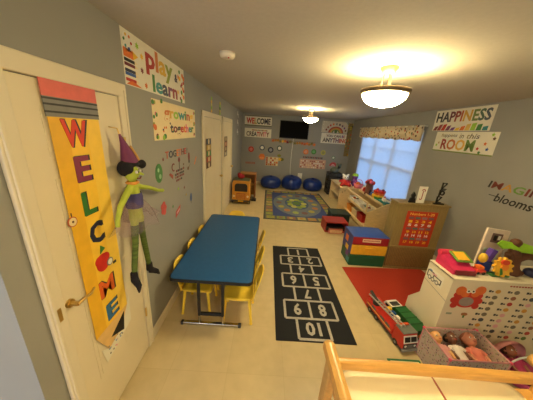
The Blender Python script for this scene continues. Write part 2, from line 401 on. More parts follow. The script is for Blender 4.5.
# ------------------------------------------------------------------ door poster, banners and wall decals
def poster(name, label, cat, F, u0, u1, v0, v1, m=PAPER, h=.002, group=None):
    mb = MB(); mb.rect(u0, u1, v0, v1, m, F, h)
    o = mb.build(name); tag(o, label, cat, group); return o
F = FL(.0165)
t = T('pencil_poster', 'tall yellow pencil-shaped WELCOME poster taped on the near white door', 'poster', (XL + .0165, 1.1, .45))
mb = MB(); mb.rect(.95, 1.245, 1.965, 2.035, C((226, 106, 96)), F); mb.build('eraser', t, 'pink eraser band')
mb = MB(); mb.rect(.95, 1.245, 1.885, 1.965, GREY, F)
for v in (1.905, 1.935, 1.958): mb.rect(.95, 1.245, v - .004, v + .004, DARK, F, .003)
mb.build('ferrule', t, 'grey striped ferrule')
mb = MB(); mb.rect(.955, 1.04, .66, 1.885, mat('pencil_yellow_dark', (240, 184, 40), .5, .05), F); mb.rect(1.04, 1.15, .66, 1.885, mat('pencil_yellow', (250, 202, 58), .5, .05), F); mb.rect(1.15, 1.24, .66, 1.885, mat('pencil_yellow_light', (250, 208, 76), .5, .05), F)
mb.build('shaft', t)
mb = MB(); mb.prism([(.955, .66), (1.24, .66), (1.16, .54), (1.03, .5)], C((230, 188, 118)), F); mb.prism([(1.06, .56), (1.2, .635), (1.175, .50)], BLACK, F, .003)
mb.build('tip', t, 'tan tip with black lead')
mb = MB(); mb.prism([(1.03, .5), (1.16, .54), (1.24, .66), (1.27, .7), (1.26, .5), (1.0, .42), (.975, .55)], PAPER, F, .0012, -.001)
for k in range(16): mb.disc(random.uniform(1.02, 1.22), random.uniform(.45, .53), .006, random.choice([SKY, GREY, LPINK]), F, .002, n=6)
mb.build('scribbled_paper', t, 'white paper with small scribbles')
def letter(ch, u, v, su, sv, c, rot=0):
    mb = MB(); G = F @ Matrix.Translation(Vector((u, v, 0))) @ Matrix.Rotation(rot, 4, 'Z')
    mb.text(ch, (-su, su, -sv, sv), [DARK], G, .001, .002, bold=.035); mb.text(ch, (-su * .93 - .008, su * .93 - .008, -sv * .95, sv * .95), [c], G, .0018, .002, bold=.03)
    mb.build('letter', t)
letter('W', 1.085, 1.815, .075, .065, C((222, 62, 30))); letter('E', 1.09, 1.645, .048, .066, C((140, 50, 80))); letter('L', 1.09, 1.465, .045, .065, C((52, 120, 44)))
letter('C', 1.10, 1.285, .05, .065, NAVY); letter('M', 1.105, .925, .062, .06, C((226, 100, 34))); letter('E', 1.115, .745, .05, .06, C((50, 110, 160)))
mb = MB(); mb.disc(1.10, 1.09, .05, C((208, 44, 30)), F, .004, rv=.055); mb.disc(1.075, 1.11, .03, C((208, 44, 30)), F, .0044); mb.disc(1.125, 1.11, .03, C((208, 44, 30)), F, .0048)
mb.prism([(1.09, 1.15), (1.10, 1.2), (1.13, 1.17)], GREEN, F, .0056); mb.disc(1.15, 1.065, .026, GREY, F, .0054); mb.disc(1.15, 1.065, .018, WHITE, F, .0064); mb.rect(1.175, 1.2, 1.03, 1.045, DARK, F, .005)
mb.build('apple_cutout', t, 'red paper apple with magnifying glass')
mb = MB(); mb.disc(.965, 1.405, .026, C((190, 90, 50)), F, .004); mb.disc(.965, 1.405, .021, CREAM, F, .005); mb.disc(.965, 1.405, .006, BROWN, F, .006); mb.rect(.963, .968, 1.43, 1.45, BROWN, F, .004)
mb.build('apple_cutout', t, 'small half apple cutout')

F = FL(-.0006)
t = poster('banner', 'white PLAY & LEARN banner taped high on left wall under the ceiling', 'banner', F, 1.55, 2.575, 2.115, 2.435)
def let(t, s, rect, cols, F, w=.002, bold=.03, name='lettering', slant=0):
    mb = MB(); mb.text(s, rect, cols, F, .0015, w, bold, slant); return mb.build(name, t)
let(t, 'play', (1.82, 2.29, 2.235, 2.425), [C((176, 50, 40)), C((206, 120, 60)), C((220, 176, 60)), C((150, 160, 60))], F)
let(t, 'learn', (1.9, 2.38, 2.125, 2.25), [GREEN, TEAL, C((60, 70, 90)), C((120, 60, 100)), C((150, 50, 60))], F)
let(t, '&', (2.33, 2.40, 2.28, 2.35), [NAVY], F)
mb = MB()
mb.disc(1.61, 2.37, .055, WHITE, F, .003, .002); 
for k in range(6): mb.disc(1.61 + .038 * math.cos(k), 2.37 + .038 * math.sin(k), .009, RAIN[k], F, .002, .005, 8)
mb.rect(1.56, 1.66, 2.28, 2.33, ORANGE, F, .003, .002); mb.prism([(1.66, 2.28), (1.72, 2.31), (1.66, 2.33)], YELLOW, F, .003, .002)
for k, (c, v) in enumerate(((BLACK, 2.255), (MAROON, 2.23), (NAVY, 2.195), (BLUE, 2.175), (RED, 2.14))):
    mb.rect(1.56, 1.67, v, v + .018, c, F, .003, .002); mb.prism([(1.67, v), (1.71, v + .009), (1.67, v + .018)], CREAM, F, .003, .002)
mb.prism([(1.56, 2.12), (1.74, 2.12), (1.62, 2.15)], ORANGE, F, .003, .002)
for u, v, c in ((1.77, 2.33, YELLOW), (1.76, 2.24, MAROON), (1.8, 2.15, ORANGE), (2.42, 2.34, ORANGE), (2.4, 2.2, YELLOW), (1.72, 2.38, LIME)): mb.star(u, v, .022, c, F, 6, .5, .002, .002)
for k in range(14): mb.disc(random.uniform(2.45, 2.56), 2.13 + .02 * k, random.uniform(.012, .024), random.choice([RED, GREEN, ORANGE, MAROON, YELLOW]), F, .002, .002, 9)
mb.build('drawing', t, 'printed paint palette, crayons and flowers')
t = poster('banner', 'cream GROWING TOGETHER banner with leafy corners below the play banner', 'banner', F, 1.855, 2.9, 1.75, 2.075, CREAM)
let(t, 'growing', (2.06, 2.82, 1.91, 2.035), [C((214, 120, 50)), C((220, 170, 60)), LIME, TEAL, GREEN, C((190, 70, 50)), YELLOW], F)
let(t, 'together', (2.17, 2.83, 1.785, 1.90), [NAVY, MAROON, DARK, RED, ORANGE, PINK, TEAL, GREEN], F)
mb = MB()
for u, v in ((1.87, 2.05), (1.87, 1.95), (1.87, 1.87), (1.88, 1.78), (2.88, 2.05), (2.87, 1.8), (2.88, 1.92), (2.0, 2.06), (2.02, 1.77)):
    for k in range(3): mb.disc(u + random.uniform(-.004, .05) * (1 if u < 2.5 else -1), v + random.uniform(-.018, .018), random.uniform(.012, .026), random.choice([LIME, GREEN, C((150, 160, 60)), PINK, ORANGE, MAROON]), F, .002, .002 + .0005 * k, 10)
for k in range(9): mb.disc(random.uniform(2.0, 2.25), random.uniform(1.78, 1.9), .011, random.choice([GREEN, NAVY, ORANGE]), F, .002, .002, 8)
mb.build('drawing', t, 'printed leaves and pink flowers')

# stick-on pictures on the left wall
def decal(name, label, fn, group=None):
    mb = MB(); fn(mb); o = mb.build(name); tag(o, label, 'wall decal', group); return o
decal('word_decal', 'multicoloured TOGETHER word decal under the leafy banner', lambda m: m.text('TOGETHER', (2.03, 2.63, 1.575, 1.645), [C((190, 80, 60)), NAVY, DARK, ORANGE, C((200, 110, 70)), MAROON, RED, GREY], F, .002, 0, .02))
decal('curl_decal', 'small red curl decal under the letters TOG', lambda m: m.ring(2.19, 1.475, .028, .042, MAROON, F, a0=.8, a1=5.2, n=12))
decal('arrow_decal', 'thin dark arrow decal under the middle of the TOGETHER word', lambda m: (m.rect(2.335, 2.345, 1.44, 1.52, DARK, F), m.disc(2.34, 1.535, .026, MAROON, F)))
decal('rocket_decal', 'dark red rocket-shaped decal under the last letters of TOGETHER', lambda m: (m.disc(2.64, 1.535, .03, MAROON, F, rv=.05), m.disc(2.64, 1.48, .022, DARK, F)))
decal('dot_decal', 'tiny pair of brown dots decal between arrow and rocket decals', lambda m: (m.disc(2.46, 1.47, .012, BROWN, F), m.disc(2.46, 1.43, .014, MAROON, F)))
decal('leaf_decal', 'green oval leaf decal with pale veins beside the witch doll', lambda m: (m.disc(1.885, 1.47, .065, C((70, 130, 70)), F, rv=.085), m.disc(1.875, 1.5, .018, C((150, 190, 150)), F, .003), m.disc(1.9, 1.44, .022, C((150, 190, 150)), F, .003)))
decal('arrow_decal', 'short red slanted arrow decal right of the green leaf decal', lambda m: m.prism([(2.08, 1.42), (2.16, 1.36), (2.17, 1.4), (2.11, 1.43)], C((160, 70, 60)), F))
def lines(m):
    for v, a, b in ((1.425, 2.25, 2.42), (1.39, 2.22, 2.46), (1.36, 2.22, 2.45), (1.325, 2.24, 2.40)):
        k = a
        while k < b: m.rect(k, k + .03, v - .011, v + .011, random.choice([MAROON, DARK, C((140, 90, 70))]), F); k += .042
decal('saying_decal', 'small block of dark red wall writing in the middle of the left wall', lines)
decal('bird_decal', 'small brown bird decal right of the wall writing', lambda m: (m.disc(2.6, 1.4, .028, BROWN, F, rv=.02), m.prism([(2.62, 1.4), (2.68, 1.45), (2.63, 1.42)], BROWN, F)))
decal('pencil_decal', 'orange slanted pencil decal nearest the second door', lambda m: m.prism([(2.82, 1.42), (2.84, 1.41), (2.92, 1.5), (2.9, 1.51)], ORANGE, F))
decal('balloon_decal', 'dark blue oval balloon decal low on the left wall', lambda m: (m.disc(2.66, 1.02, .035, C((60, 90, 150)), F, rv=.055), m.rect(2.658, 2.663, .94, .97, DARK, F)))
decal('flower_decal', 'red rounded flower decal behind the witch doll legs', lambda m: [m.disc(1.92 + .03 * math.cos(k * 1.257), 1.13 + .04 * math.sin(k * 1.257), .028, C((200, 80, 76)), F, w=.0004 * k) for k in range(5)])
decal('book_decal', 'red slanted open book decal lowest on the left wall', lambda m: (m.prism([(2.17, .93), (2.29, .97), (2.31, 1.04), (2.18, 1.0)], C((196, 66, 60)), F), m.prism([(2.2, .96), (2.28, .985), (2.285, 1.01), (2.2, .985)], LPINK, F, .003)))
for u, v, c, lb in ((2.28, 1.23, LIME, 'tiny lime dot decal under the wall writing'), (2.45, 1.2, MAROON, 'tiny dark red dot decal right of the lime dot'), (2.12, 1.08, GREEN, 'tiny green dot decal above the red book decal'), (2.5, 1.1, C((180, 150, 70)), 'tiny tan dot decal left of the blue balloon'), (2.1, 1.62, MAROON, 'tiny maroon dot decal left of the TOGETHER word')):
    if u == 2.1: u, v = 1.98, 1.58
    decal('dot_decal', lb, lambda m: m.star(u, v, .018, c, F, 5, .6))
# things above and on the far doors
for y, cs, lb in ((3.74, [YELLOW, LIME, C((210, 200, 110))], 'pale yellow hanging paper chain above the second door'), (4.36, [LIME, C((210, 190, 40)), GREEN], 'green and yellow hanging paper chain between the two far doors')):
    mb = MB()
    for k in range(5): mb.disc(y, 2.14 + .045 * k, .05 if y > 4 else .035, cs[k % 3], F, .003, .0005 * k, 12, .028)
    tag(mb.build('paper_chain'), lb, 'paper chain')
for k, (v, lb) in enumerate(((2.29, 'highest white paper cutout in the far left corner'), (2.06, 'middle white paper cutout in the far left corner'), (1.8, 'lowest white paper cutout in the far left corner'))):
    mb = MB(); mb.rect(6.68, 6.95, v - .02, v + .02, WHITE, F); mb.disc(6.75, v + .04, .06, WHITE, F, .003); mb.disc(6.88, v - .03, .06, C((206, 200, 196)), F, .003); tag(mb.build('paper_cutout'), lb, 'paper cutout')
def doorposter(u0, u1, v0, v1, cols, lb):
    G = FL(.0165); t = poster('picture_poster', lb, 'poster', G, u0, u1, v0, v1, C((120, 90, 60)))
    n = len(cols); mb = MB()
    for k, c in enumerate(cols):
        a = v0 + (v1 - v0) * k / n; mb.rect(u0 + .02, u1 - .02, a + .008, a + (v1 - v0) / n - .008, c, G, .001, .002)
        mb.disc((u0 + u1) / 2, a + (v1 - v0) / n / 2, .04, CREAM, G, .001, .003, 10)
    mb.build('picture', t)
doorposter(3.33, 3.62, 1.27, 1.72, [C((90, 60, 40)), C((180, 60, 40)), GREEN, C((200, 160, 70)), C((40, 70, 90))], 'narrow picture poster with red, green and blue bands on second door')
doorposter(4.72, 5.05, 1.3, 1.72, [GREY, C((90, 60, 50)), C((150, 60, 50)), C((100, 80, 60))], 'small brown and grey picture poster on the third, farthest door')

# ------------------------------------------------------------------ far wall
F = FF(-.0006)
t = poster('banner', 'white WELCOME banner high on the far wall left of the television', 'banner', F, -.86, .07, 2.07, 2.345)
let(t, 'WELCOME', (-.80, .03, 2.1, 2.30), [RED, C((210, 70, 40)), C((190, 160, 60)), C((80, 100, 60)), DARK, NAVY, C((90, 70, 80))], F, bold=.04)
mb = MB(); mb.rect(-.86, .07, 2.345, 2.365, C((90, 76, 60)), F, .003); mb.rect(-.86, .07, 2.035, 2.07, C((100, 100, 76)), F, .003); mb.build('border', t)
t = poster('banner', 'white CREATIVITY banner on the far wall under the WELCOME banner', 'banner', F, -.85, .08, 1.66, 1.955)
let(t, 'CREATIVITY', (-.79, .01, 1.69, 1.85), [C((110, 90, 80)), C((110, 90, 80)), DARK, NAVY, RED, C((190, 90, 50)), C((140, 80, 50)), RED, PINK, MAROON], F, bold=.03)
mb = MB()
for k in range(11): mb.rect(-.6 + .05 * k, -.565 + .05 * k, 1.875, 1.92, random.choice([C((140, 80, 60)), GREY, C((180, 130, 60))]), F, .0015, .002)
mb.build('small_writing', t)
t = T('television', 'flat black television mounted high on the far wall', 'television', (.86, YF, 1.70))
mb = MB(); mb.box((.36, YF - .075, 1.70), (1.36, YF - .03, 2.28), BLACK, .006); mb.build('casing', t)
mb = MB(); mb.box((.38, YF - .0765, 1.725), (1.34, YF - .0745, 2.26), mat('tv_screen', (7, 6, 6), .7, .05, spec=.1)); mb.build('screen', t)
mb = MB(); mb.box((.7, YF - .035, 1.85), (1.02, YF - .0015, 2.12), DARK); mb.build('wall_bracket', t)
mb = MB(); mb.tube([(.87, YF - .02, 1.74), (.86, YF - .012, 1.5), (.85, YF - .008, 1.1), (.86, YF - .02, .6), (.88, YF - .02, .42)], .008, WHITE, 6); tag(mb.build('cord'), 'white cord hanging down the far wall from the television', 'cord')
t = poster('banner', 'rainbow banner on the far wall right of the television', 'banner', F, 1.81, 2.82, 1.985, 2.36, C((206, 196, 176)))
mb = MB()
for k, c in enumerate([C((96, 120, 70)), C((190, 160, 70)), C((200, 120, 60)), C((170, 60, 50))]): mb.ring(2.31, 1.99, .1 + .04 * k, .14 + .04 * k, c, F, .001, .002, 0, PI, 14, .8)
mb.disc(2.31, 2.03, .05, C((80, 110, 60)), F, .001, .002)
for k in range(5): mb.prism([(2.62 + .05 * k, 2.36), (2.645 + .05 * k, 2.36), (2.82, 2.2 + .03 * k), (2.82, 2.17 + .03 * k)], [TEAL, NAVY, GREEN, MAROON, BROWN][k], F, .001, .002)
for k in range(9):
    a = PI * (.9 - .1 * k); u, v = 2.31 + .35 * math.cos(a), 1.99 + .29 * math.sin(a)
    mb.rect(u - .025, u + .025, v - .03, v + .03, [MAROON, C((150, 80, 60)), RED, ORANGE, GREY, NAVY, C((120, 80, 110)), PURPLE, BROWN][k], F, .001, .003)
for u, v in ((1.87, 2.33), (1.95, 2.33), (1.86, 2.24), (1.87, 2.12)): mb.star(u, v, .025, WHITE, F, 5, .5, .001, .003)
mb.build('drawing', t, 'printed rainbow and stripes')
t = poster('banner', 'white YOU CAN BE ANYTHING banner under the rainbow banner', 'banner', F, 1.83, 2.83, 1.625, 1.965)
let(t, 'YOU CAN BE', (2.0, 2.66, 1.835, 1.925), [C((120, 70, 60)), DARK, NAVY, DARK, C((100, 60, 90)), DARK, PURPLE, C((180, 90, 60))], F, bold=.03)
let(t, 'ANYTHING', (1.89, 2.76, 1.66, 1.81), [C((110, 96, 80)), DARK, C((90, 90, 110)), MAROON, C((120, 70, 110)), RED, C((210, 90, 50)), C((220, 110, 60))], F, bold=.04)
# garland under the television
t = T('garland', 'garland of orange and yellow paper leaves strung under the television', 'garland', (.9, YF, 1.5))
mb = MB(); mb.tube([(.12 + .155 * k, YF - .008, 1.655 - .02 * math.sin(PI * k / 10) - .004 * k) for k in range(11)], .004, BROWN, 6); mb.build('string', t)
for k in range(18):
    u = .16 + .086 * k; v = 1.61 - .02 * math.sin(PI * k / 17) - .003 * k + random.uniform(-.02, .02)
    mb = MB(); mb.star(u, v, .068, random.choice([ORANGE, C((180, 120, 40)), YELLOW, MAROON, C((120, 110, 50)), C((200, 90, 40))]), F, 5, .5, .003, .003, random.uniform(0, 6)); mb.build('paper_leaf', t)
def badge(u, v, r, rim, mid, label, name='round_decal'):
    decal(name, label, lambda m: (m.disc(u, v, r, rim, F, .002), m.disc(u, v, r * .6, mid, F, .003)))
badge(-.60, 1.24, .1, RED, C((220, 120, 110)), 'red round wall decal, leftmost of the round decals on the far wall')
badge(-.21, 1.32, .095, C((70, 84, 110)), WHITE, 'grey-blue round decal with white middle, second from left on far wall')
badge(.10, 1.26, .1, NAVY, C((150, 150, 160)), 'dark navy round decal, third from left on the far wall')
badge(.41, 1.34, .095, C((70, 90, 80)), WHITE, 'dark green round decal with white middle, right above the number chart')
decal('hexagon_decal', 'orange hexagon decal below the grey-blue round decal', lambda m: (m.disc(-.2, 1.0, .12, C((226, 120, 50)), F, n=6), m.rect(-.28, -.12, .93, .99, C((240, 150, 80)), F, .003)))
decal('word_decal', 'faded red word strip decal low at the left of the far wall', lambda m: [m.rect(-.78 + .045 * k, -.75 + .045 * k, .72, .79, C((170, 80, 70)), F) for k in range(8)])
t = poster('number_chart', 'white number chart with orange squares on the far wall', 'chart', F, -.06, .40, .70, 1.02, C((206, 186, 150)))
mb = MB()
for i in range(6):
    for j in range(4): mb.rect(-.04 + .073 * i, .015 + .073 * i, .715 + .075 * j, .775 + .075 * j, random.choice([ORANGE, C((210, 140, 70)), CREAM, CREAM, C((190, 70, 40)), WHITE]), F, .001, .002)
mb.build('squares', t)
decal('pumpkin_decal', 'green and yellow leaf decal at the upper right of the number chart', lambda m: (m.disc(.42, 1.08, .07, C((130, 130, 50)), F, rv=.05), m.disc(.52, .95, .08, C((110, 110, 40)), F, rv=.06), m.star(.45, .95, .08, YELLOW, F, 5, .5, .003)))
badge(1.36, 1.28, .095, ORANGE, C((220, 150, 120)), 'orange round decal above the pink chart, left of a green one', 'round_decal')
badge(1.64, 1.30, .09, GREEN, C((100, 170, 110)), 'green round decal above the middle of the pink chart')
badge(1.98, 1.29, .09, C((190, 180, 80)), C((150, 150, 90)), 'pale yellow round decal above the right end of the pink chart')
t = poster('pocket_chart', 'wide pink grid chart on the far wall above the beanbags', 'chart', F, 1.18, 2.12, .70, 1.03, C((206, 160, 140)))
mb = MB()
for i in range(13):
    for j in range(4): mb.rect(1.21 + .068 * i, 1.255 + .068 * i, .72 + .072 * j, .765 + .072 * j, random.choice([WHITE, C((220, 190, 170)), C((160, 80, 70)), CREAM]), F, .001, .002)
mb.build('squares', t)
decal('word_decal', 'row of brown letter shapes topping the pink grid chart', lambda m: [m.rect(1.28 + .06 * k, 1.32 + .06 * k, 1.06, 1.12, [C((110, 70, 60)), MAROON, DARK][k % 3], F) for k in range(12)])
badge(2.37, 1.14, .06, C((90, 140, 100)), WHITE, 'small green round decal right of the pink chart')
decal('rainbow_decal', 'red rainbow arch decal low at the right of the far wall', lambda m: (m.ring(2.4, .84, .07, .14, C((190, 60, 60)), F, a0=0, a1=PI, n=12), m.ring(2.4, .84, .03, .07, LPINK, F, a0=0, a1=PI, n=12)))
mb = MB()
vs_ = []; fs_ = []
for k in range(9):
    for z in (1.22, 2.33): vs_.append((2.71 + .021 * k, YF - .012 - (.014 if k % 2 else 0), z))
for k in range(8): fs_.append([2 * k, 2 * k + 2, 2 * k + 3, 2 * k + 1])
for k in range(9):
    for z in (1.22, 2.33): vs_.append((2.71 + .021 * k, YF + .0005, z))
for k in range(8): fs_.append([18 + 2 * k + 1, 18 + 2 * k + 3, 18 + 2 * k + 2, 18 + 2 * k])
for k in (0, 8): fs_.append([2 * k, 2 * k + 1, 18 + 2 * k + 1, 18 + 2 * k])
mb.add(vs_, fs_, STRIPM); tag(mb.build('curtain_panel'), 'narrow patterned cloth strip hanging in the far right corner', 'curtain')

# ------------------------------------------------------------------ right wall
mb = MB(); n = 60; vs_ = []; fs_ = []
for k in range(n + 1):
    y = 4.28 + (7.2 - 4.28) * k / n; o_ = .012 * math.sin(k * 1.3)
    vs_ += [(XR - .06 + o_, y, 1.905 - .012 * math.sin(k * .8)), (XR - .07 + o_ * .4, y, 2.19), (XR - .05 + o_ * .4, y, 2.19), (XR - .045 + o_, y, 1.905 - .012 * math.sin(k * .8))]
for k in range(n):
    for a in range(4): fs_.append([4 * k + a, 4 * k + (a + 1) % 4, 4 * k + 4 + (a + 1) % 4, 4 * k + 4 + a])
fs_ += [[0, 1, 2, 3], [4 * n + 3, 4 * n + 2, 4 * n + 1, 4 * n]]
t = T('valance', 'gathered patterned valance above the bright window', 'valance', (XR, 5.7, 1.9))
mb.add(vs_, fs_, VALM, None, True); mb.build('cloth', t)
mb = MB(); mb.tube([(XR - .06, 4.24, 2.175), (XR - .06, 7.24, 2.175)], .01, WHITE)
for y in (4.26, 7.22): mb.bar((XR, y, 2.175), (XR - .06, y, 2.175), .015, .015, WHITE)
mb.build('rod', t)
F = FR(-.0006)
t = poster('banner', 'white HAPPINESS banner, upper of the two on the right wall', 'banner', F, -4.12, -3.06, 2.09, 2.415)
let(t, 'HAPPINESS', (-4.08, -3.10, 2.225, 2.385), [DARK, C((60, 60, 70)), C((110, 50, 60)), C((150, 60, 50)), C((190, 90, 50)), C((210, 160, 60)), C((110, 130, 60)), C((70, 100, 80)), C((80, 90, 100))], F, bold=.03)
mb = MB()
for k, c in enumerate([MAROON, C((150, 50, 60)), RED, C((120, 50, 90)), PURPLE, YELLOW, ORANGE, C((220, 180, 80)), LIME, GREEN, TEAL]): mb.prism([(-4.11 + .094 * k, 2.095), (-4.03 + .094 * k, 2.095), (-3.99 + .09 * k, 2.17 + .03 * math.sin(k)), (-4.06 + .09 * k, 2.16 + .03 * math.sin(k))], c, F, .001, .002 + .0003 * k)
mb.build('drawing', t, 'printed coloured pencils')
t = poster('banner', 'white ROOM banner, lower of the two on the right wall', 'banner', F, -3.98, -2.9, 1.765, 2.075)
for wd, a_, b_ in (('happens', -3.86, -3.54), ('in', -3.50, -3.42), ('this', -3.37, -3.16)): let(t, wd, (a_, b_, 1.98, 2.05), [C((150, 130, 80)), C((120, 110, 80)), GREY, C((100, 90, 100))], F, bold=.01, slant=.2)
let(t, 'ROOM', (-3.82, -3.20, 1.80, 1.965), [C((160, 50, 40)), C((200, 110, 50)), C((220, 170, 70)), C((110, 140, 50))], F, bold=.03)
mb = MB()
for u, v, c in ((-3.14, 1.85, RED), (-3.05, 1.92, ORANGE), (-3.0, 1.85, BLUE), (-3.1, 1.8, GREEN), (-2.95, 1.99, BROWN), (-2.98, 2.04, LIME), (-3.92, 1.86, LIME), (-3.88, 1.9, C((190, 160, 120)))): mb.star(u, v, .028, c, F, 5, .5, .001, .002)
mb.rect(-3.98, -2.9, 1.765, 1.782, C((110, 130, 50)), F, .001, .002)
mb.build('drawing', t, 'printed stars and leaf border')
decal('word_decal', 'multicoloured IMAGINATION letters stuck on the right wall', lambda m: m.text('IMAGINATION', (-2.81, -1.66, 1.385, 1.475), [DARK, C((120, 50, 40)), C((190, 140, 60)), C((100, 140, 60)), C((120, 40, 36)), C((90, 30, 30)), NAVY, RED, ORANGE, GREEN, DARK], F, .002, 0, .02, .15))
decal('word_decal', 'black script words blooms here stuck under the IMAGINATION letters', lambda m: (m.text('blooms here', (-2.68, -1.96, 1.235, 1.34), [BLACK], F, .002, 0, .012, .25), m.rect(-2.76, -2.62, 1.294, 1.302, BLACK, F)))

# ------------------------------------------------------------------ witch doll
WX, WYc = XL + .085, 1.36
t = T('witch_doll', 'green-skinned witch doll in purple hat hanging by the near door frame', 'doll', (WX, WYc, .69))
SKIN = C((176, 190, 66), .8); STOCK = mat('striped_stocking', (84, 104, 40), .8, .35, 30, stretch=(.2, .2, 3)); FELT = C((24, 20, 26), .9); DRESS = C((70, 66, 120), .8)
P_ = lambda y, z, x=0: (WX + x, y, z)
mb = MB()
mb.ball(P_(1.365, 1.575), (.041, .049, .054), SKIN); mb.tube([P_(1.365, 1.54), P_(1.36, 1.48)], .018, SKIN)
mb.tube([P_(1.36, 1.505), P_(1.355, 1.43), P_(1.355, 1.36), P_(1.36, 1.26)], [.032, .044, .04, .046], SKIN)
mb.tube([P_(1.335, 1.495), P_(1.26, 1.45, .01), P_(1.19, 1.41, .02), P_(1.15, 1.34, .02), P_(1.145, 1.30, .02)], [.022, .02, .017, .014, .014], SKIN)
mb.tube([P_(1.39, 1.49), P_(1.48, 1.455, -.01), P_(1.58, 1.425, -.02), P_(1.74, 1.36, -.03), P_(1.83, 1.335, -.035)], [.02, .018, .016, .014, .016], SKIN)
mb.tube([P_(1.335, 1.27), P_(1.315, 1.1), P_(1.275, .95), P_(1.258, .86)], [.026, .021, .02, .017], STOCK)
mb.tube([P_(1.39, 1.27), P_(1.41, 1.1), P_(1.435, .92), P_(1.45, .82)], [.026, .021, .02, .017], STOCK)
o = mb.build('body', t, remesh=.0065, smooth_it=3)
o.data.materials.clear(); o.data.materials.append(SKIN); o.data.materials.append(STOCK)
for pl in o.data.polygons: pl.material_index = 1 if (o.matrix_parent_inverse @ pl.center).z + .69 < 1.235 else 0
for y, z, s in ((1.258, .88, -1), (1.448, .83, 1)):
    mb = MB(); mb.tube([P_(y, z + .035), P_(y, z - .03)], [.022, .026], FELT); mb.tube([P_(y, z - .03), P_(y + .025 * s, z - .06, .04), P_(y + .045 * s, z - .10, .05)], [.027, .02, .005], FELT)
    mb.build('boot', t, 'black pointed boot', remesh=.0055, smooth_it=2)
mb = MB(); mb.lathe([(.046, .03), (.054, .0), (.052, -.05), (.05, -.07)], P_(1.357, 1.42), DRESS, 20); mb.build('bodice', t, 'blue-purple bodice')
TULLE = mat('mauve_tulle', (170, 136, 150), .9, .2, 40, alpha=.26)
mb = MB(); vs_ = []; fs_ = []
for i in range(7):
    q = i / 6
    for k in range(48):
        a = 2 * PI * k / 48; r = .05 + .115 * q + .022 * q * math.sin(8 * a + i)
        vs_.append((WX + max(r * .7 * math.cos(a), -.075), 1.36 + r * 1.2 * math.sin(a), 1.40 - .17 * q - .022 * math.sin(5 * a) * q))
for i in range(6):
    for k in range(48): fs_.append([i * 48 + k, i * 48 + (k + 1) % 48, i * 48 + 48 + (k + 1) % 48, i * 48 + 48 + k])
mb.add(vs_, fs_, TULLE, None, True); mb.build('skirt', t, 'sheer mauve tulle skirt')
mb = MB(); mb.ball(P_(1.31, 1.615, .01), (.036, .034, .038), FELT); mb.ball(P_(1.36, 1.635, .0), (.052, .06, .02), FELT); mb.ball(P_(1.43, 1.63, .01), (.026, .04, .022), FELT); mb.ball(P_(1.455, 1.622, .02), (.026, .03, .03), FELT); mb.ball(P_(1.33, 1.61, -.02), (.035, .05, .05), FELT)
mb.build('hair', t, 'black hair and floppy hat brim', remesh=.008, smooth_it=2)
HATM = C((112, 46, 88), .7); mb = MB(); mb.tube([P_(1.365, 1.645, -.005), P_(1.355, 1.70, -.008), P_(1.335, 1.76, -.01), P_(1.315, 1.815, -.014)], [.05, .036, .018, .005], HATM, 16); mb.build('hat', t, 'tall purple pointed hat')
mb = MB(); mb.tube([P_(1.41, 1.655, .03), P_(1.385, 1.70, .025), P_(1.36, 1.745, .014)], .007, C((200, 150, 80))); mb.build('hat_ribbon', t, 'gold ribbon')
mb = MB(); mb.tube([P_(1.316, 1.81, -.014), P_(1.312, 1.845, -.02)], .004, BRASS, 6); mb.tube([P_(1.312, 1.845, -.02), (XL + .012, 1.32, 1.85)], .003, BRASS, 6); mb.build('hanger', t)
for y in (1.352, 1.392):
    mb = MB(); mb.ball(P_(y, 1.587, .041), .010, WHITE); mb.ball(P_(y + .002, 1.587, .049), .0055, BLACK); mb.build('eye', t)
mb = MB(); mb.tube([P_(1.374, 1.578, .04), P_(1.38, 1.567, .068)], [.011, .005], SKIN); mb.tube([P_(1.352, 1.548, .041), P_(1.374, 1.542, .046), P_(1.394, 1.55, .041)], .004, MAROON, 6); mb.build('face', t)
mb = MB(); mb.lathe([(.03, .01), (.042, .0), (.03, -.01)], P_(1.362, 1.515), C((220, 150, 60)), 16); mb.build('collar', t, 'orange collar')

# ------------------------------------------------------------------ blue table
t = T('activity_table', 'long blue-topped activity table with black edge', 'table', (-.44, 2.457, 0))
def rrect(x0, x1, y0, y1, r, n=6):
    p = []
    for cx, cy_, a in ((x1 - r, y1 - r, 0), (x0 + r, y1 - r, PI / 2), (x0 + r, y0 + r, PI), (x1 - r, y0 + r, 1.5 * PI)):
        for k in range(n + 1): p.append((cx + r * math.cos(a + PI / 2 * k / n), cy_ + r * math.sin(a + PI / 2 * k / n)))
    return p
TBL = mat('blue_laminate', (32, 88, 144), .42, .06, 30)
mb = MB(); mb.prism(rrect(-.817, -.064, 1.658, 3.257, .05), TBL, FZ(.536), .026); mb.build('tabletop', t, 'blue laminate top')
mb = MB(); q = rrect(-.826, -.055, 1.649, 3.266, .055); q2 = rrect(-.818, -.063, 1.657, 3.258, .05); n = len(q)
mb.add([(x, y, z) for z in (.532, .561) for x, y in q] + [(x, y, z) for z in (.532, .561) for x, y in q2], [[i, (i + 1) % n, n + (i + 1) % n, n + i] for i in range(n)] + [[n + i, n + (i + 1) % n, 3 * n + (i + 1) % n, 3 * n + i] for i in range(n)] + [[(i + 1) % n, i, 2 * n + i, 2 * n + (i + 1) % n] for i in range(n)], BLACK)
mb.build('edge_band', t, 'black rubber edge')
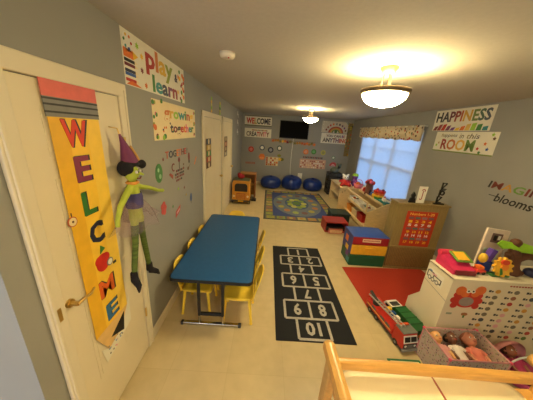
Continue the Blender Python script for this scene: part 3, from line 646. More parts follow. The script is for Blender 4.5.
for y in (1.70, 3.03):
    for x in (-.565, -.335):
        mb = MB(); mb.box((x - .013, y - .013, .12), (x + .013, y + .013, .535), BLACK, .003); lg = mb.build('leg', t)
        mb = MB(); mb.tube([(x, y, .03), (x, y, .125)], .011, CHROME); mb.build('chrome_tube', lg, 'chrome lower tube')
    mb = MB(); mb.box((-.552, y - .012, .125), (-.348, y + .012, .155), BLACK, .003); mb.build('crossbar', t)
    mb = MB(); mb.box((-.745, y - .016, .006), (-.155, y + .016, .032), CHROME, .006)
    for x in (-.735, -.165): mb.box((x - .014, y - .018, 0), (x + .014, y + .018, .034), DARK, .004)
    mb.build('foot', t, 'chrome floor bar')
# ------------------------------------------------------------------ yellow chairs (facing +y)
CHY = mat('yellow_plastic', (238, 200, 60), .38, .05, 12)
def make_chair():
    t = T('preschool_chair', '', 'chair')
    mb = MB(); vs_ = []; fs_ = []; nx, ny = 9, 9
    for side in (0, 1):
        for j in range(ny):
            for i in range(nx):
                x = -1 + 2 * i / (nx - 1); y = -1 + 2 * j / (ny - 1)
                hw = .155 - .012 * (y * y); z = .302 - .014 * (1 - x * x) * (1 - .5 * y * y) - (.012 if y > .9 else 0) - side * .014
                vs_.append((x * hw, y * .15 - (.0 if abs(x) < .9 else .008 * y), z))
    N = nx * ny
    for j in range(ny - 1):
        for i in range(nx - 1):
            a = j * nx + i; fs_.append([a, a + 1, a + nx + 1, a + nx]); fs_.append([N + a + nx, N + a + nx + 1, N + a + 1, N + a])
    bd = [i for i in range(nx)] + [j * nx + nx - 1 for j in range(1, ny)] + [(ny - 1) * nx + i for i in range(nx - 2, -1, -1)] + [j * nx for j in range(ny - 2, 0, -1)]
    for a, b in zip(bd, bd[1:] + bd[:1]): fs_.append([b, a, N + a, N + b])
    mb.add(vs_, fs_, CHY, None, True); mb.build('seat', t, local=True)
    mb = MB(); vs_ = []; fs_ = []; nz_ = 9
    for side in (0, 1):
        for j in range(nz_):
            q = j / (nz_ - 1)
            for i in range(nx):
                x = -1 + 2 * i / (nx - 1); hw = .15 - .012 * q - .04 * max(0, (q - .75) / .25) ** 2
                vs_.append((x * hw, -.146 - .075 * q ** 1.15 - .016 * (1 - x * x) - side * .013, .288 + .278 * q - .012 * abs(x) ** 3 * q))
    N = nx * nz_
    for j in range(nz_ - 1):
        for i in range(nx - 1):
            if j in (1, 2) and 2 <= i <= 5: continue      # the slot above the seat
            a = j * nx + i; fs_.append([a + nx, a + nx + 1, a + 1, a]); fs_.append([N + a, N + a + 1, N + a + nx + 1, N + a + nx])
    bd = [i for i in range(nx)] + [j * nx + nx - 1 for j in range(1, nz_)] + [(nz_ - 1) * nx + i for i in range(nx - 2, -1, -1)] + [j * nx for j in range(nz_ - 2, 0, -1)]
    for a, b in zip(bd, bd[1:] + bd[:1]): fs_.append([a, b, N + b, N + a])
    sl = [(1, i) for i in range(2, 7)] + [(j, 6) for j in (2, 3)] + [(3, i) for i in range(5, 1, -1)] + [(2, 2)]
    sl = [j * nx + i for j, i in sl]
    for a, b in zip(sl, sl[1:] + sl[:1]): fs_.append([b, a, N + a, N + b])
    mb.add(vs_, fs_, CHY, None, True); mb.build('backrest', t, local=True)
    for sx_ in (-1, 1):
        for yy, y2 in ((.11, .135), (-.12, -.15)):
            mb = MB(); mb.tube([(sx_ * .125, yy, .292), (sx_ * .145, y2, .012)], [.017, .013], CHY, 8); mb.tube([(sx_ * .145, y2, .014), (sx_ * .146, y2 + .0005, 0)], .0155, CHY, 8)
            mb.build('leg', t, local=True)
    return t
ch0 = make_chair(); first = True
for x, y, rz, lb in ((-.205, 1.885, PI / 2, 'yellow preschool chair on the right of blue table, nearest the viewer'),
                     (-.205, 2.28, PI / 2, 'yellow preschool chair in the middle of the right side of blue table'),
                     (-.205, 2.72, PI / 2, 'yellow preschool chair on the right of blue table, farthest back'),
                     (-.628, 1.965, -PI / 2, 'yellow preschool chair between blue table and wall, nearest the viewer'),
                     (-.628, 2.36, -PI / 2, 'yellow preschool chair between blue table and wall, middle one'),
                     (-.628, 2.76, -PI / 2, 'yellow preschool chair between blue table and wall, farthest back'),
                     (-.45, 3.235, PI, 'yellow preschool chair at the far end of the blue table')):
    o = ch0 if first else copy_tree(ch0); first = False
    o.matrix_basis = Matrix.Translation((x, y, 0)) @ Matrix.Rotation(rz, 4, 'Z'); tag(o, lb, 'chair', 'yellow chairs around the blue table')

# ------------------------------------------------------------------ floor coverings
MATB = mat('black_carpet', (24, 24, 28), .95, .2, 200, bump=.2); LINE = mat('glitter_line', (176, 168, 156), .8, .35, 160)
t = T('hopscotch_mat', 'black hopscotch mat with grey numbered squares on the floor', 'mat', (.586, 2.47, 0))
mb = MB(); mb.box((.196, 1.574, 0), (.976, 3.366, .006), MATB, .002); mb.build('mat_base', t)
F = FZ(.006); lw = .026
mb = MB(); ys = [3.315, 3.075, 2.84, 2.615, 2.345, 2.105, 1.845, 1.60]
cells = [(.45, .775, 0, '1'), (.315, .61, 1, '3'), (.61, .925, 1, '2'), (.45, .765, 2, '4'), (.315, .61, 3, '6'), (.61, .925, 3, '5'), (.45, .755, 4, '7'), (.31, .595, 5, '9'), (.595, .875, 5, '8'), (.425, .745, 6, '10')]
for kk, (a, b, r, s_) in enumerate(cells):
    y1, y0 = ys[r], ys[r + 1]
    for q in ((a - lw / 2, a + lw / 2, y0, y1), (b - lw / 2, b + lw / 2, y0, y1), (a, b, y0 - lw / 2, y0 + lw / 2), (a, b, y1 - lw / 2, y1 + lw / 2)): mb.rect(*q, LINE, F, .001 + .0001 * kk)
mb.build('squares', t)
for a, b, r, s_ in cells:
    y1, y0 = ys[r], ys[r + 1]; cx = (a + b) / 2; cyy = (y0 + y1) / 2; hw = .078 if s_ == '10' else (.014 if s_ == '1' else .042)
    G = frame((cx, cyy, .006), (-1, 0, 0), (0, -1, 0)); mb = MB(); mb.text(s_, (-hw, hw, -(y1 - y0) * .33, (y1 - y0) * .33), [LINE], G, .001, 0, .03); mb.build('numeral', t)

a = .055; M_ = Matrix.Translation((1.24, 2.86, 0)) @ Matrix.Rotation(a, 4, 'Z')
mb = MB(); mb.box((0, -.83, 0), (1.25, 0, .008), mat('red_carpet', (172, 50, 28), .95, .15, 120, bump=.3), .003, M_); tag(mb.build('rug'), 'plain red rug on the floor before the brown cabinet', 'rug')

RX0, RX1, RY0, RY1 = .0, 1.81, 4.56, 7.06
t = T('alphabet_rug', 'patterned blue alphabet rug with coloured squares before the beanbags', 'rug', (.905, 5.8, 0))
mb = MB(); mb.box((RX0, RY0, 0), (RX1, RY1, .008), mat('rug_border', (64, 66, 58), .95, .2, 120), .003); mb.build('rug_base', t)
F = FZ(.008); mb = MB()
mb.rect(RX0 + .03, RX1 - .03, RY0 + .03, RY1 - .03, C((92, 92, 84), .95), F, .001)
mb.rect(RX0 + .23, RX1 - .23, RY0 + .23, RY1 - .23, C((52, 66, 118), .95), F, .0015)
mb.build('field', t)
tl = [C((150, 142, 70), .95), C((170, 156, 90), .95), C((128, 140, 70), .95), C((168, 120, 70), .95), C((140, 100, 80), .95)]
mb = MB(); k = 0
for i in range(7):
    for yy in (RY0 + .055, RY1 - .215): 
        u = RX0 + .07 + .242 * i; mb.rect(u, u + .19, yy, yy + .16, tl[k % 5], F, .001, .001); mb.disc(u + .09, yy + .08, .05, tl[(k + 2) % 5], F, .001, .002, 7); k += 1
for i in range(9):
    for xx in (RX0 + .055, RX1 - .215):
        u = RY0 + .27 + .222 * i; mb.rect(xx, xx + .16, u, u + .17, tl[(k * 3) % 5], F, .001, .001); mb.disc(xx + .08, u + .085, .045, tl[(k + 1) % 5], F, .001, .002, 7); k += 1
mb.build('letter_squares', t, 'border of yellow and green squares')
mb = MB(); cx, cyy = .905, 5.81
mb.ring(cx, cyy, .0, .655, C((100, 108, 118), .95), F, .001, .002, n=36, q=1.5)
for i in range(14):
    a_ = 2 * PI * i / 14; mb.disc(cx + .50 * math.cos(a_), cyy + .76 * math.sin(a_), .085, [C((160, 150, 70), .95), C((170, 110, 66), .95), C((150, 160, 90), .95), C((110, 80, 80), .95)][i % 4], F, .001, .004, 7, .1)
mb.ring(cx, cyy, 0, .33, C((58, 80, 110), .95), F, .001, .003, n=24, q=1.5)
for i in range(9):
    a_ = 2 * PI * i / 9; mb.disc(cx + .2 * math.cos(a_), cyy + .33 * math.sin(a_), .085, [C((176, 170, 90), .95), C((120, 140, 60), .95), C((150, 160, 60), .95)][i % 3], F, .001, .005, 8, .11)
mb.disc(cx, cyy, .11, C((80, 110, 60), .95), F, .001, .006, 12, .16)
mb.build('ring_pattern', t, 'oval rings of coloured shapes')

# ------------------------------------------------------------------ beanbags
BEAN = mat('navy_vinyl', (20, 48, 122), .33, .15, 6, bump=.5)
def bean(x, y, rx, ry, h, seed, label):
    rnd = random.Random(seed); ph = [rnd.uniform(0, 6) for _ in range(6)]
    t = T('beanbag', label, 'beanbag', (x, y, 0), 0, 'blue beanbags by the far wall')
    prof = [(.02, 0), (.6, .0), (.86, .06), (.98, .2), (1.02, .40), (.99, .60), (.88, .78), (.66, .91), (.36, .98), (.1, 1.0), (.004, 1.0)]
    vs_ = []; fs_ = []; n = 36
    for i, (r, z) in enumerate(prof):
        for k in range(n):
            a_ = 2 * PI * k / n; w_ = 1 + .03 * math.sin(3 * a_ + ph[0] + z * 3) + .02 * math.sin(7 * a_ + ph[1] - z * 5) - .025 * (abs(math.cos(3 * a_ + ph[2])) < .12)
            dip = -.12 * math.exp(-((math.cos(a_) * r - .1) ** 2 + (math.sin(a_) * r + .35) ** 2) * 6) * z
            vs_.append((x + rx * r * w_ * math.cos(a_), y + ry * r * w_ * math.sin(a_), max(0, h * (z + dip))))
    for i in range(len(prof) - 1):
        for k in range(n): fs_.append([i * n + k, i * n + (k + 1) % n, i * n + n + (k + 1) % n, i * n + n + k])
    fs_.append(list(range(n))[::-1])
    mb = MB(); mb.add(vs_, fs_, BEAN, None, True); mb.build('bag', t)
    mb = MB(); mb.lathe([(.001, .015), (.045, .012), (.06, 0), (.05, -.02)], (x, y, h * .995), BEAN, 16); mb.build('top_cap', t)
bean(.17, 7.56, .355, .33, .41, 1, 'blue beanbag at the far wall, leftmost of the three')
bean(.905, 7.54, .35, .35, .48, 2, 'blue beanbag at the far wall below the white cord')
bean(1.655, 7.57, .34, .34, .42, 3, 'blue beanbag at the far wall, rightmost under the pink chart')
# white paper bits behind the beanbags
mb = MB(); mb.rect(1.16, 1.32, .3, .5, WHITE, FF(), .004); tag(mb.build('outlet_cover'), 'white outlet plate low on the far wall between two beanbags', 'outlet')

# ------------------------------------------------------------------ wooden school bus
BUSY = mat('bus_yellow_wood', (214, 150, 48), .45, .1, 10); BUSO = C((176, 96, 44)); DKG = C((96, 98, 70))
t = T('toy_bus', 'yellow wooden play school bus standing by the third door', 'toy bus', (-.62, 5.75, 0))
def arch(x0, x1, z0, z1, r, n=6):
    p = [(x0, z0), (x1, z0)]
    for k in range(n + 1): p.append((x1 - r + r * math.cos(PI / 2 * k / n), z1 - r + r * math.sin(PI / 2 * k / n)))
    for k in range(n + 1): p.append((x0 + r - r * math.sin(PI / 2 * k / n), z1 - r + r * math.cos(PI / 2 * k / n)))
    return p
Fb = FY(5.5)
mb = MB(); mb.prism(arch(-.86, -.40, .07, .62, .06), BUSY, Fb, .40, -.40); mb.build('body', t)
mb = MB(); mb.prism(arch(-.795, -.465, .34, .55, .07), mat('dark_window', (40, 34, 30), .3, .2), Fb, .008); mb.build('windscreen', t, 'dark arched windscreen')
mb = MB(); mb.rect(-.75, -.51, .13, .29, BUSO, Fb, .006)
for k in range(4): mb.rect(-.73, -.53, .145 + .034 * k, .16 + .034 * k, BUSY, Fb, .009)
mb.build('grille', t, 'brown slatted grille')
for x in (-.81, -.45):
    mb = MB(); mb.disc(x, .21, .028, CREAM, Fb, .012); mb.build('headlight', t)
mb = MB(); mb.box((-.88, 5.47, .055), (-.38, 5.53, .105), DARK, .01); bmp = mb.build('bumper', t, 'black bumper')
mb = MB(); mb.rect(-.70, -.56, .06, .1, YELLOW, FY(5.47), .004); mb.build('number_plate', bmp)
mb = MB(); mb.box((-.84, 5.52, .62), (-.42, 5.87, .635), DKG, .004); mb.build('roof', t, 'greenish roof')
for x0 in (-.875, -.415):
    for y in (5.56, 5.85):
        mb = MB(); mb.tube([(x0, y, .055), (x0 + .03, y, .055)], .055, BLACK, 18); mb.tube([(x0 - .002, y, .055), (x0 + .032, y, .055)], .022, GREY, 12); mb.build('wheel', t)
t = T('toy_workbench', 'brown-framed wooden toy stand behind the yellow toy bus', 'toy stand', (-.5, 6.12, 0))
mb = MB()
for x in (-.72, -.30): mb.box((x - .02, 6.0, 0), (x + .02, 6.3, .70), C((140, 84, 40)), .005)
mb.box((-.74, 6.0, .70), (-.28, 6.3, .73), C((176, 120, 60)), .005); mb.build('frame', t)
mb = MB(); mb.box((-.699, 6.02, .40), (-.321, 6.28, .43), C((176, 120, 60))); mb.box((-.699, 6.27, .05), (-.321, 6.29, .69), C((150, 100, 50))); mb.build('shelf', t)
t = T('push_toy', 'red fuzzy toy with dark cap on top of the yellow bus', 'toy', (-.66, 5.72, .635))
mb = MB(); mb.ball((-.66, 5.72, .70), (.095, .09, .065), C((150, 30, 40), .9)); mb.ball((-.70, 5.70, .75), (.06, .06, .05), C((150, 30, 40), .9)); mb.build('body', t, remesh=.012, smooth_it=2)
mb = MB(); mb.ball((-.70, 5.69, .785), (.035, .035, .02), MAROON); mb.build('cap', t)
mb = MB(); mb.box((-.375, 5.78, .0), (-.24, 5.97, .05), BLACK, .015); mb.box((-.35, 5.80, .05), (-.27, 5.93, .085), DARK, .015); tag(mb.build('toy_car'), 'small black toy car on the floor beside the toy bus', 'toy car')

# ------------------------------------------------------------------ toy shelves under the window
def frame_unit(): pass
t = T('toy_organizer', 'light wood toy organizer with bins standing below the window', 'shelf', (2.3, 4.86, 0))
mb = MB(); mb.box((1.93, 5.47, 0), (2.62, 5.50, .63), WOODL, .006)
for x in (2.0, 2.06): mb.tube([(x, 5.469, .52 + (x - 2) * .6), (x, 5.462, .52 + (x - 2) * .6)], .012, BROWN, 10)
mb.build('end_panel', t)
mb = MB(); mb.prism([(2.13, 0), (2.62, 0), (2.62, .63), (2.50, .63), (2.13, .42)], WOODL, FY(4.25), .03); mb.build('end_panel', t)
for z, x0 in ((.60, 2.42), (.36, 2.18), (.10, 2.10)):
    mb = MB(); mb.box((x0, 4.25, z - .016), (2.60, 5.47, z), WOODL, .003); mb.box((x0 - .012, 4.25, z - .02), (x0 + .008, 5.47, z + .03), WOODL, .004); mb.build('shelf', t)
mb = MB(); mb.box((2.60, 4.25, .03), (2.615, 5.47, .62), WOODL); mb.build('back_panel', t)
mb = MB(); mb.box((2.10, 4.25, .605), (2.135, 5.475, .64), WOODL, .006)
mb.box((2.10, 4.25, .40), (2.13, 4.28, .61), WOODL, .004); mb.build('top_rail', t)
def bin_(x, y, z, w, d, h, m, label, tilt=0):
    """open tray: outer size, tapered"""
    mb = MB(); a = .012
    o_ = [(-w / 2, -d / 2), (w / 2, -d / 2), (w / 2, d / 2), (-w / 2, d / 2)]
    def ring_(s, zz, i=0): return [(x + (px - math.copysign(i, px)) * s, y + (py - math.copysign(i, py)) * s, z + zz) for px, py in o_]
    vs = ring_(.86, 0) + ring_(1, h) + ring_(1, h, a) + ring_(.86, a, a)
    fs = [[3, 2, 1, 0]] + [[i, (i + 1) % 4, 4 + (i + 1) % 4, 4 + i] for i in range(4)] + [[4 + i, 4 + (i + 1) % 4, 8 + (i + 1) % 4, 8 + i] for i in range(4)] + [[8 + i, 8 + (i + 1) % 4, 12 + (i + 1) % 4, 12 + i] for i in range(4)] + [[12, 13, 14, 15]]
    mb.add(vs, fs, m); b = mb.build('storage_bin'); tag(b, label, 'bin', 'bins of the toy organizer')
    return b
bin_(2.29, 5.26, .36, .21, .34, .10, WHITE, 'white storage bin on the middle organizer shelf, farthest back')
bin_(2.29, 4.88, .36, .21, .34, .10, WHITE, 'white storage bin on the middle organizer shelf, second from the far end')
bin_(2.29, 4.53, .36, .21, .26, .10, C((206, 196, 180)), 'greyish storage bin on the middle organizer shelf, nearest the striped chest')
bin_(2.30, 5.28, .10, .30, .28, .16, C((222, 140, 50)), 'orange storage bin on the bottom organizer shelf, farthest back')
bin_(2.30, 4.94, .10, .30, .30, .16, C((228, 206, 160)), 'cream storage bin on the bottom organizer shelf')
bin_(2.30, 4.60, .10, .30, .30, .17, C((170, 24, 28)), 'deep red storage bin on the bottom organizer shelf near the striped chest')
for x, y, z, c, lb in ((2.27, 5.30, .375, ORANGE, 'orange ball in the farthest white storage bin'), (2.30, 5.18, .375, BROWN, 'brown ball in the farthest white storage bin'), (2.29, 4.5, .375, MAROON, 'maroon ball in the greyish storage bin'), (2.28, 4.62, .375, TEAL, 'teal ball in the greyish storage bin')):
    mb = MB(); mb.ball((x, y, z + .045), .045, c); mb.prism([(.04 * math.cos(k * 1.257), .04 * math.sin(k * 1.257)) for k in range(5)], C((230, 220, 190)), frame((x, y, z + .045), (0, 1, 0), (0, 0, 1)), .0455, 0); tag(mb.build('toy_ball'), lb, 'ball')
t = T('storage_shelf', 'low wooden shelf beyond the toy organizer, below the far window end', 'shelf', (2.3, 6.1, 0))
mb = MB(); mb.box((2.02, 5.52, .575), (2.60, 6.7, .60), WOODL, .005); mb.build('top', t)
for y in (5.54, 6.68):
    mb = MB(); mb.box((2.04, y - .012, 0), (2.59, y + .012, .575), WOODL); mb.build('side_panel', t)
mb = MB(); mb.box((2.05, 5.555, .28), (2.59, 6.665, .30), WOODL); mb.build('shelf', t)
# toys standing on the shelf tops
t = T('soft_toy', 'red and white seated soft toy on the shelf under the window', 'toy', (2.17, 5.9, .60))
mb = MB(); mb.ball((2.17, 5.9, .69), (.10, .10, .09), RED); mb.tube([(2.12, 5.85, .66), (2.04, 5.78, .63)], [.05, .04], RED); mb.tube([(2.24, 5.85, .66), (2.30, 5.77, .63)], [.05, .04], RED); mb.tube([(2.09, 5.9, .74), (2.01, 5.86, .72)], [.04, .03], RED); mb.tube([(2.25, 5.9, .74), (2.33, 5.86, .70)], [.04, .03], RED)
mb.build('body', t, remesh=.016, smooth_it=2)
mb = MB(); mb.ball((2.17, 5.89, .83), (.085, .08, .075), WHITE); mb.ball((2.10, 5.9, .90), .03, WHITE); mb.ball((2.24, 5.9, .90), .03, WHITE); mb.build('head', t, 'white head', remesh=.014, smooth_it=2)
for x in (2.14, 2.2):
    mb = MB(); mb.ball((x, 5.815, .84), .012, BLACK, 8, 6); mb.build('eye', t)
t = T('soft_toy', 'green and purple soft toy right of the red and white toy', 'toy', (2.46, 5.95, .60))
mb = MB(); mb.ball((2.46, 5.97, .70), (.09, .09, .10), PURPLE); mb.ball((2.46, 5.96, .85), (.08, .08, .075), GREY); mb.tube([(2.42, 5.90, .65), (2.39, 5.84, .635)], .035, PURPLE); mb.tube([(2.50, 5.90, .65), (2.53, 5.84, .635)], .035, PURPLE); mb.build('body', t, remesh=.016, smooth_it=2)
mb = MB(); mb.lathe([(.085, .88), (.07, .93), (.001, .95)], (2.46, 5.96, 0), LIME, 16); mb.build('cap', t, 'lime green cap')
t = T('toy_basket', 'pink and orange toy basket in the middle of the window shelf', 'toy', (2.48, 5.62, .60))
mb = MB(); mb.lathe([(.001, 0), (.09, 0), (.12, .12), (.11, .12), (.085, .012), (.001, .012)], (2.46, 5.66, .60), C((214, 110, 120)), 20); mb.build('bowl', t)
mb = MB(); mb.ball((2.44, 5.65, .72), .06, ORANGE); mb.build('toy_fruit', t, 'orange toy fruit')
mb = MB(); mb.tube([(2.46 + .11 * math.cos(a_), 5.66, .71 + .13 * math.sin(a_)) for a_ in [PI * k / 10 for k in range(11)]], .008, C((200, 80, 100)), 8); mb.build('handle', t)
t = T('toy_castle', 'brown toy tower with pink and red roof on the organizer top', 'toy', (2.47, 5.12, .60))
mb = MB(); mb.lathe([(.001, 0), (.10, 0), (.085, .05), (.08, .24), (.09, .26), (.001, .26)], (2.49, 5.1, .60), C((120, 72, 60)), 16); mb.build('tower', t)
mb = MB()
for k in range(7): mb.ball((2.49 + .075 * math.cos(k * .9), 5.1 + .075 * math.sin(k * .9), .885 + .012 * (k % 3)), .042, [RED, MAROON, PINK][k % 3])
mb.ball((2.49, 5.1, .92), .055, C((190, 40, 40))); mb.build('roof', t, 'knobbly pink and red roof')
mb = MB(); mb.prism(arch(-.025, .025, .0, .09, .024), BLACK, frame((2.49, 5.018, .64), (1, 0, 0), (0, 0, 1)), .004); mb.build('doorway', t)
t = T('stacking_toy', 'rainbow striped stacking tub near the right end of the window shelf', 'toy', (2.50, 4.62, .60))
z = .60
for k, c in enumerate([TEAL, GREEN, YELLOW, ORANGE, RED]):
    mb = MB(); r = .085 + .009 * k; mb.lathe([(.001, 0), (r - .004, 0), (r, .006), (r, .038), (r - .004, .044), (.001, .044)], (2.50, 4.62, z), c, 24); mb.build('ring', t, ['teal', 'green', 'yellow', 'orange', 'red'][k] + ' ring'); z += .044
mb = MB(); mb.ball((2.53, 4.55, z + .02), .03, MAROON); mb.ball((2.46, 4.65, z + .018), .03, RED); mb.build('knob', t)
t = T('toy_boat', 'teal and white toy boat at the near end of the organizer top', 'toy', (2.50, 4.38, .60))
mb = MB(); mb.prism([(-.10, 0), (.10, 0), (.14, .06), (-.14, .06)], TEAL, frame((2.50, 4.37, .60), (0, 1, 0), (0, 0, 1)), .09, -.045); mb.build('hull', t)
mb = MB(); mb.box((2.465, 4.33, .66), (2.535, 4.42, .72), WHITE, .008); mb.build('cabin', t)
mb = MB(); mb.tube([(2.5, 4.37, .72), (2.5, 4.37, .76)], .014, ORANGE); mb.build('funnel', t)
for x, y, c, lb in ((2.47, 5.34, LPINK, 'pale pink toy cup between the toy basket and brown tower'), (2.50, 4.90, BLUE, 'blue toy cup between the brown tower and rainbow tub'), (2.48, 4.78, YELLOW, 'yellow toy cup just beyond the rainbow stacking tub')):
    t = T('toy_cup', lb, 'cup', (x, y, .60))
    mb = MB(); mb.lathe([(.001, 0), (.036, 0), (.05, .10), (.044, .10), (.032, .01), (.001, .01)], (x, y, .60), c, 18); mb.build('cup_body', t)
    mb = MB(); mb.tube([(x - .044 - .03 * math.sin(PI * k / 8), y, .625 + .055 * k / 8) for k in range(9)], .007, c, 8); mb.build('handle', t)
t = T('toy_robot', 'small red and white toy figure leaning on the brown tower', 'toy', (2.47, 5.23, .60))
mb = MB(); mb.box((2.44, 5.205, .60), (2.50, 5.25, .64), RED, .006); mb.box((2.43, 5.20, .64), (2.51, 5.255, .74), RED, .012); mb.tube([(2.42, 5.23, .72), (2.40, 5.20, .65)], .013, RED, 8); mb.tube([(2.52, 5.23, .72), (2.54, 5.20, .65)], .013, RED, 8); mb.build('body', t)
mb = MB(); mb.box((2.44, 5.205, .74), (2.50, 5.25, .80), WHITE, .012)
for x in (2.455, 2.485): mb.ball((x, 5.203, .775), .007, BLACK, 8, 6)
mb.build('head', t, 'white head')
# dark things in the far right corner
t = T('dark_crate', 'tall dark crate in the far right corner beyond the shelves', 'crate', (2.3, 7.3, 0))
mb = MB(); mb.box((2.08, 7.06, 0), (2.50, 7.5, .03), DARK)
for x in (2.09, 2.49):
    for y in (7.07, 7.49): mb.box((x - .012, y - .012, .0), (x + .012, y + .012, .72), DARK)
for k in range(5): mb.box((2.085, 7.055, .08 + .135 * k), (2.495, 7.07, .18 + .135 * k), DARK); mb.box((2.078, 7.06, .08 + .135 * k), (2.09, 7.5, .18 + .135 * k), DARK); mb.box((2.49, 7.06, .08 + .135 * k), (2.502, 7.5, .18 + .135 * k), DARK); mb.box((2.085, 7.49, .08 + .135 * k), (2.495, 7.502, .18 + .135 * k), DARK)
mb.build('slatted_body', t)
mb = MB(); mb.box((2.09, 7.07, .69), (2.49, 7.49, .705), BLACK); mb.build('lid', t)
t = T('stuffed_toy', 'grey and green stuffed toy heaped on the dark corner crate', 'toy', (2.3, 7.28, .705))
mb = MB(); mb.ball((2.27, 7.28, .80), (.14, .14, .10), C((90, 96, 84), .9)); mb.ball((2.37, 7.25, .93), (.09, .09, .09), C((120, 118, 108), .9)); mb.ball((2.44, 7.24, 1.0), .035, C((120, 118, 108), .9)); mb.ball((2.31, 7.24, 1.01), .035, C((120, 118, 108), .9)); mb.build('body', t, remesh=.02, smooth_it=2)
mb = MB(); mb.ball((2.36, 7.16, .93), .03, BLACK); mb.build('nose', t)
# low boxes left of the striped chest
t = T('toy_crate', 'low red open-front toy crate beside the alphabet rug corner', 'crate', (1.49, 4.24, 0))
mb = MB()
for a_, b_ in (((1.27, 4.08, .20), (1.73, 4.42, .225)), ((1.27, 4.08, 0), (1.73, 4.42, .02)), ((1.27, 4.08, .02), (1.29, 4.42, .20)), ((1.71, 4.08, .02), (1.73, 4.42, .20)), ((1.29, 4.40, .02), (1.71, 4.42, .20))): mb.box(a_, b_, C((150, 38, 28)), .003)
mb.build('crate_body', t)
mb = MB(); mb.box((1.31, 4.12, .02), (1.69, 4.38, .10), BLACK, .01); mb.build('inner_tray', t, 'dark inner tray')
mb = MB(); mb.box((1.34, 4.02, .0), (1.62, 4.07, .10), C((190, 100, 80)), .008); mb.box((1.36, 4.015, .02), (1.60, 4.021, .08), C((210, 170, 120))); tag(mb.build('picture_book'), 'small pinkish picture book standing against the red crate front', 'book')
t = T('lidded_bin', 'dark green lidded bin behind the low red crate', 'bin', (1.72, 4.72, 0))
mb = MB(); mb.box((1.52, 4.52, .0175), (1.92, 4.88, .22), C((28, 44, 34)), .015); mb.build('bin_body', t)
mb = MB(); mb.box((1.505, 4.505, .22), (1.935, 4.895, .25), C((34, 50, 38)), .01); mb.build('lid', t)
mb = MB(); mb.box((1.66, 4.497, .225), (1.78, 4.507, .245), BLACK, .003); mb.build('handle', t)

# striped chest
t = T('toy_chest', 'square toy chest striped red, yellow and green with blue top', 'chest', (1.63, 3.1, 0))
CX0, CX1, CY0, CY1 = 1.355, 1.895, 2.925, 3.29
for z0, z1, c, nm, lb in ((0, .185, C((24, 84, 52)), 'bottom_drawer', 'dark green bottom drawer'), (.19, .35, C((224, 166, 40)), 'middle_drawer', 'yellow middle drawer'), (.355, .49, C((150, 26, 34)), 'top_drawer', 'dark red top drawer')):
    mb = MB(); mb.box((CX0, CY0, z0), (CX1, CY1, z1), c, .012); d = mb.build(nm, t, lb)
    if c != C((150, 26, 34)):
        mb = MB(); mb.bar((1.56, CY0 - .006, z1 - .04), (1.70, CY0 - .006, z1 - .04), .02, .016, c, .005); mb.build('handle', d)
mb = MB(); mb.rect(1.50, 1.77, .41, .46, C((226, 200, 160)), FY(CY0), .003)
for k in range(12): mb.rect(1.515 + .02 * k, 1.53 + .02 * k, .427, .445, C((170, 80, 60)), FY(CY0), .001, .003)
mb.build('name_label', t, 'cream paper label')
mb = MB(); vs_ = []; fs_ = []; nn = 12
for j in range(nn + 1):
    for i in range(nn + 1):
        a_ = -1 + 2 * i / nn; b_ = -1 + 2 * j / nn
        vs_.append((1.625 + a_ * .27, 3.1075 + b_ * .183, .495 + .035 * (1 - a_ * a_) ** .5 * (1 - b_ * b_) ** .5))
for j in range(nn):
    for i in range(nn): k = j * (nn + 1) + i; fs_.append([k, k + 1, k + nn + 2, k + nn + 1])
mb.add(vs_, fs_, C((52, 84, 170)), None, True); mb.box((CX0, CY0, .488), (CX1, CY1, .4955), C((52, 84, 170))); mb.build('cushion_top', t, 'blue padded top')
mb = MB(); G = FX(CX0); mb.rect(-3.285, -2.93, .19, .49, C((60, 60, 130)), G, .001)
for k, (c, v0, v1) in enumerate(((BLUE, .30, .44), (ORANGE, .32, .42), (YELLOW, .20, .28), (PURPLE, .10, .2), (TEAL, .04, .12))): mb.rect(-3.25 + .05 * k, -3.14 + .05 * k, v0, v1, c, G, .0015, .0005 * k)
mb.build('side_picture', t, 'coloured block picture on the side')

# brown cabinet
t = T('cabinet', 'brown wooden cabinet with ribbed base below the number poster', 'cabinet', (2.26, 3.04, 0))
mb = MB(); mb.box((1.905, 2.93, .03), (2.615, 3.15, 1.03), WOODB, .004); mb.build('body', t)
mb = MB(); mb.box((1.89, 2.915, 1.03), (2.63, 3.16, 1.055), WOODB, .006); mb.build('top', t)
mb = MB(); mb.box((1.90, 2.92, 0), (2.62, 3.15, .035), WOODB); mb.build('plinth', t)
mb = MB(); mb.box((1.906, 2.9275, .036), (2.614, 2.9302, .37), C((92, 70, 42)))
for k in range(28): mb.box((1.918 + .0248 * k, 2.921, .045), (1.935 + .0248 * k, 2.931, .36), C((140, 110, 62)), .003)
mb.box((1.91, 2.919, .36), (2.61, 2.931, .385), WOODB); mb.build('slatted_panel', t, 'vertically ribbed lower panel')
G = FY(2.93); mb = MB(); mb.rect(2.045, 2.485, .395, .945, C((190, 52, 24)), G, .003)
for k in range(8):
    for i in range(4):
        v = .84 - .055 * k; u = 2.085 + .095 * i
        if k in (0, 3, 6): mb.rect(u, u + .075, v - .012, v + .022, [C((120, 90, 90)), C((90, 110, 100)), C((150, 120, 120))][(i + k) % 3], G, .001, .003)
p = mb.build('number_poster', t, 'orange-red number poster')
n = 1
for k in (1, 2, 4, 5, 7):
    for i in range(4):
        v = .84 - .055 * k; u = 2.085 + .095 * i; mb = MB(); mb.text(str(n), (u + .012, u + .062, v - .014, v + .024), [YELLOW if k in (1, 4, 7) else WHITE], G, .001, .003, .03); mb.build('numeral', p); n += 1
mb = MB(); mb.text('Numbers 1-20', (2.09, 2.44, .885, .925), [C((240, 190, 80))], G, .001, .003, .02); mb.build('lettering', p)
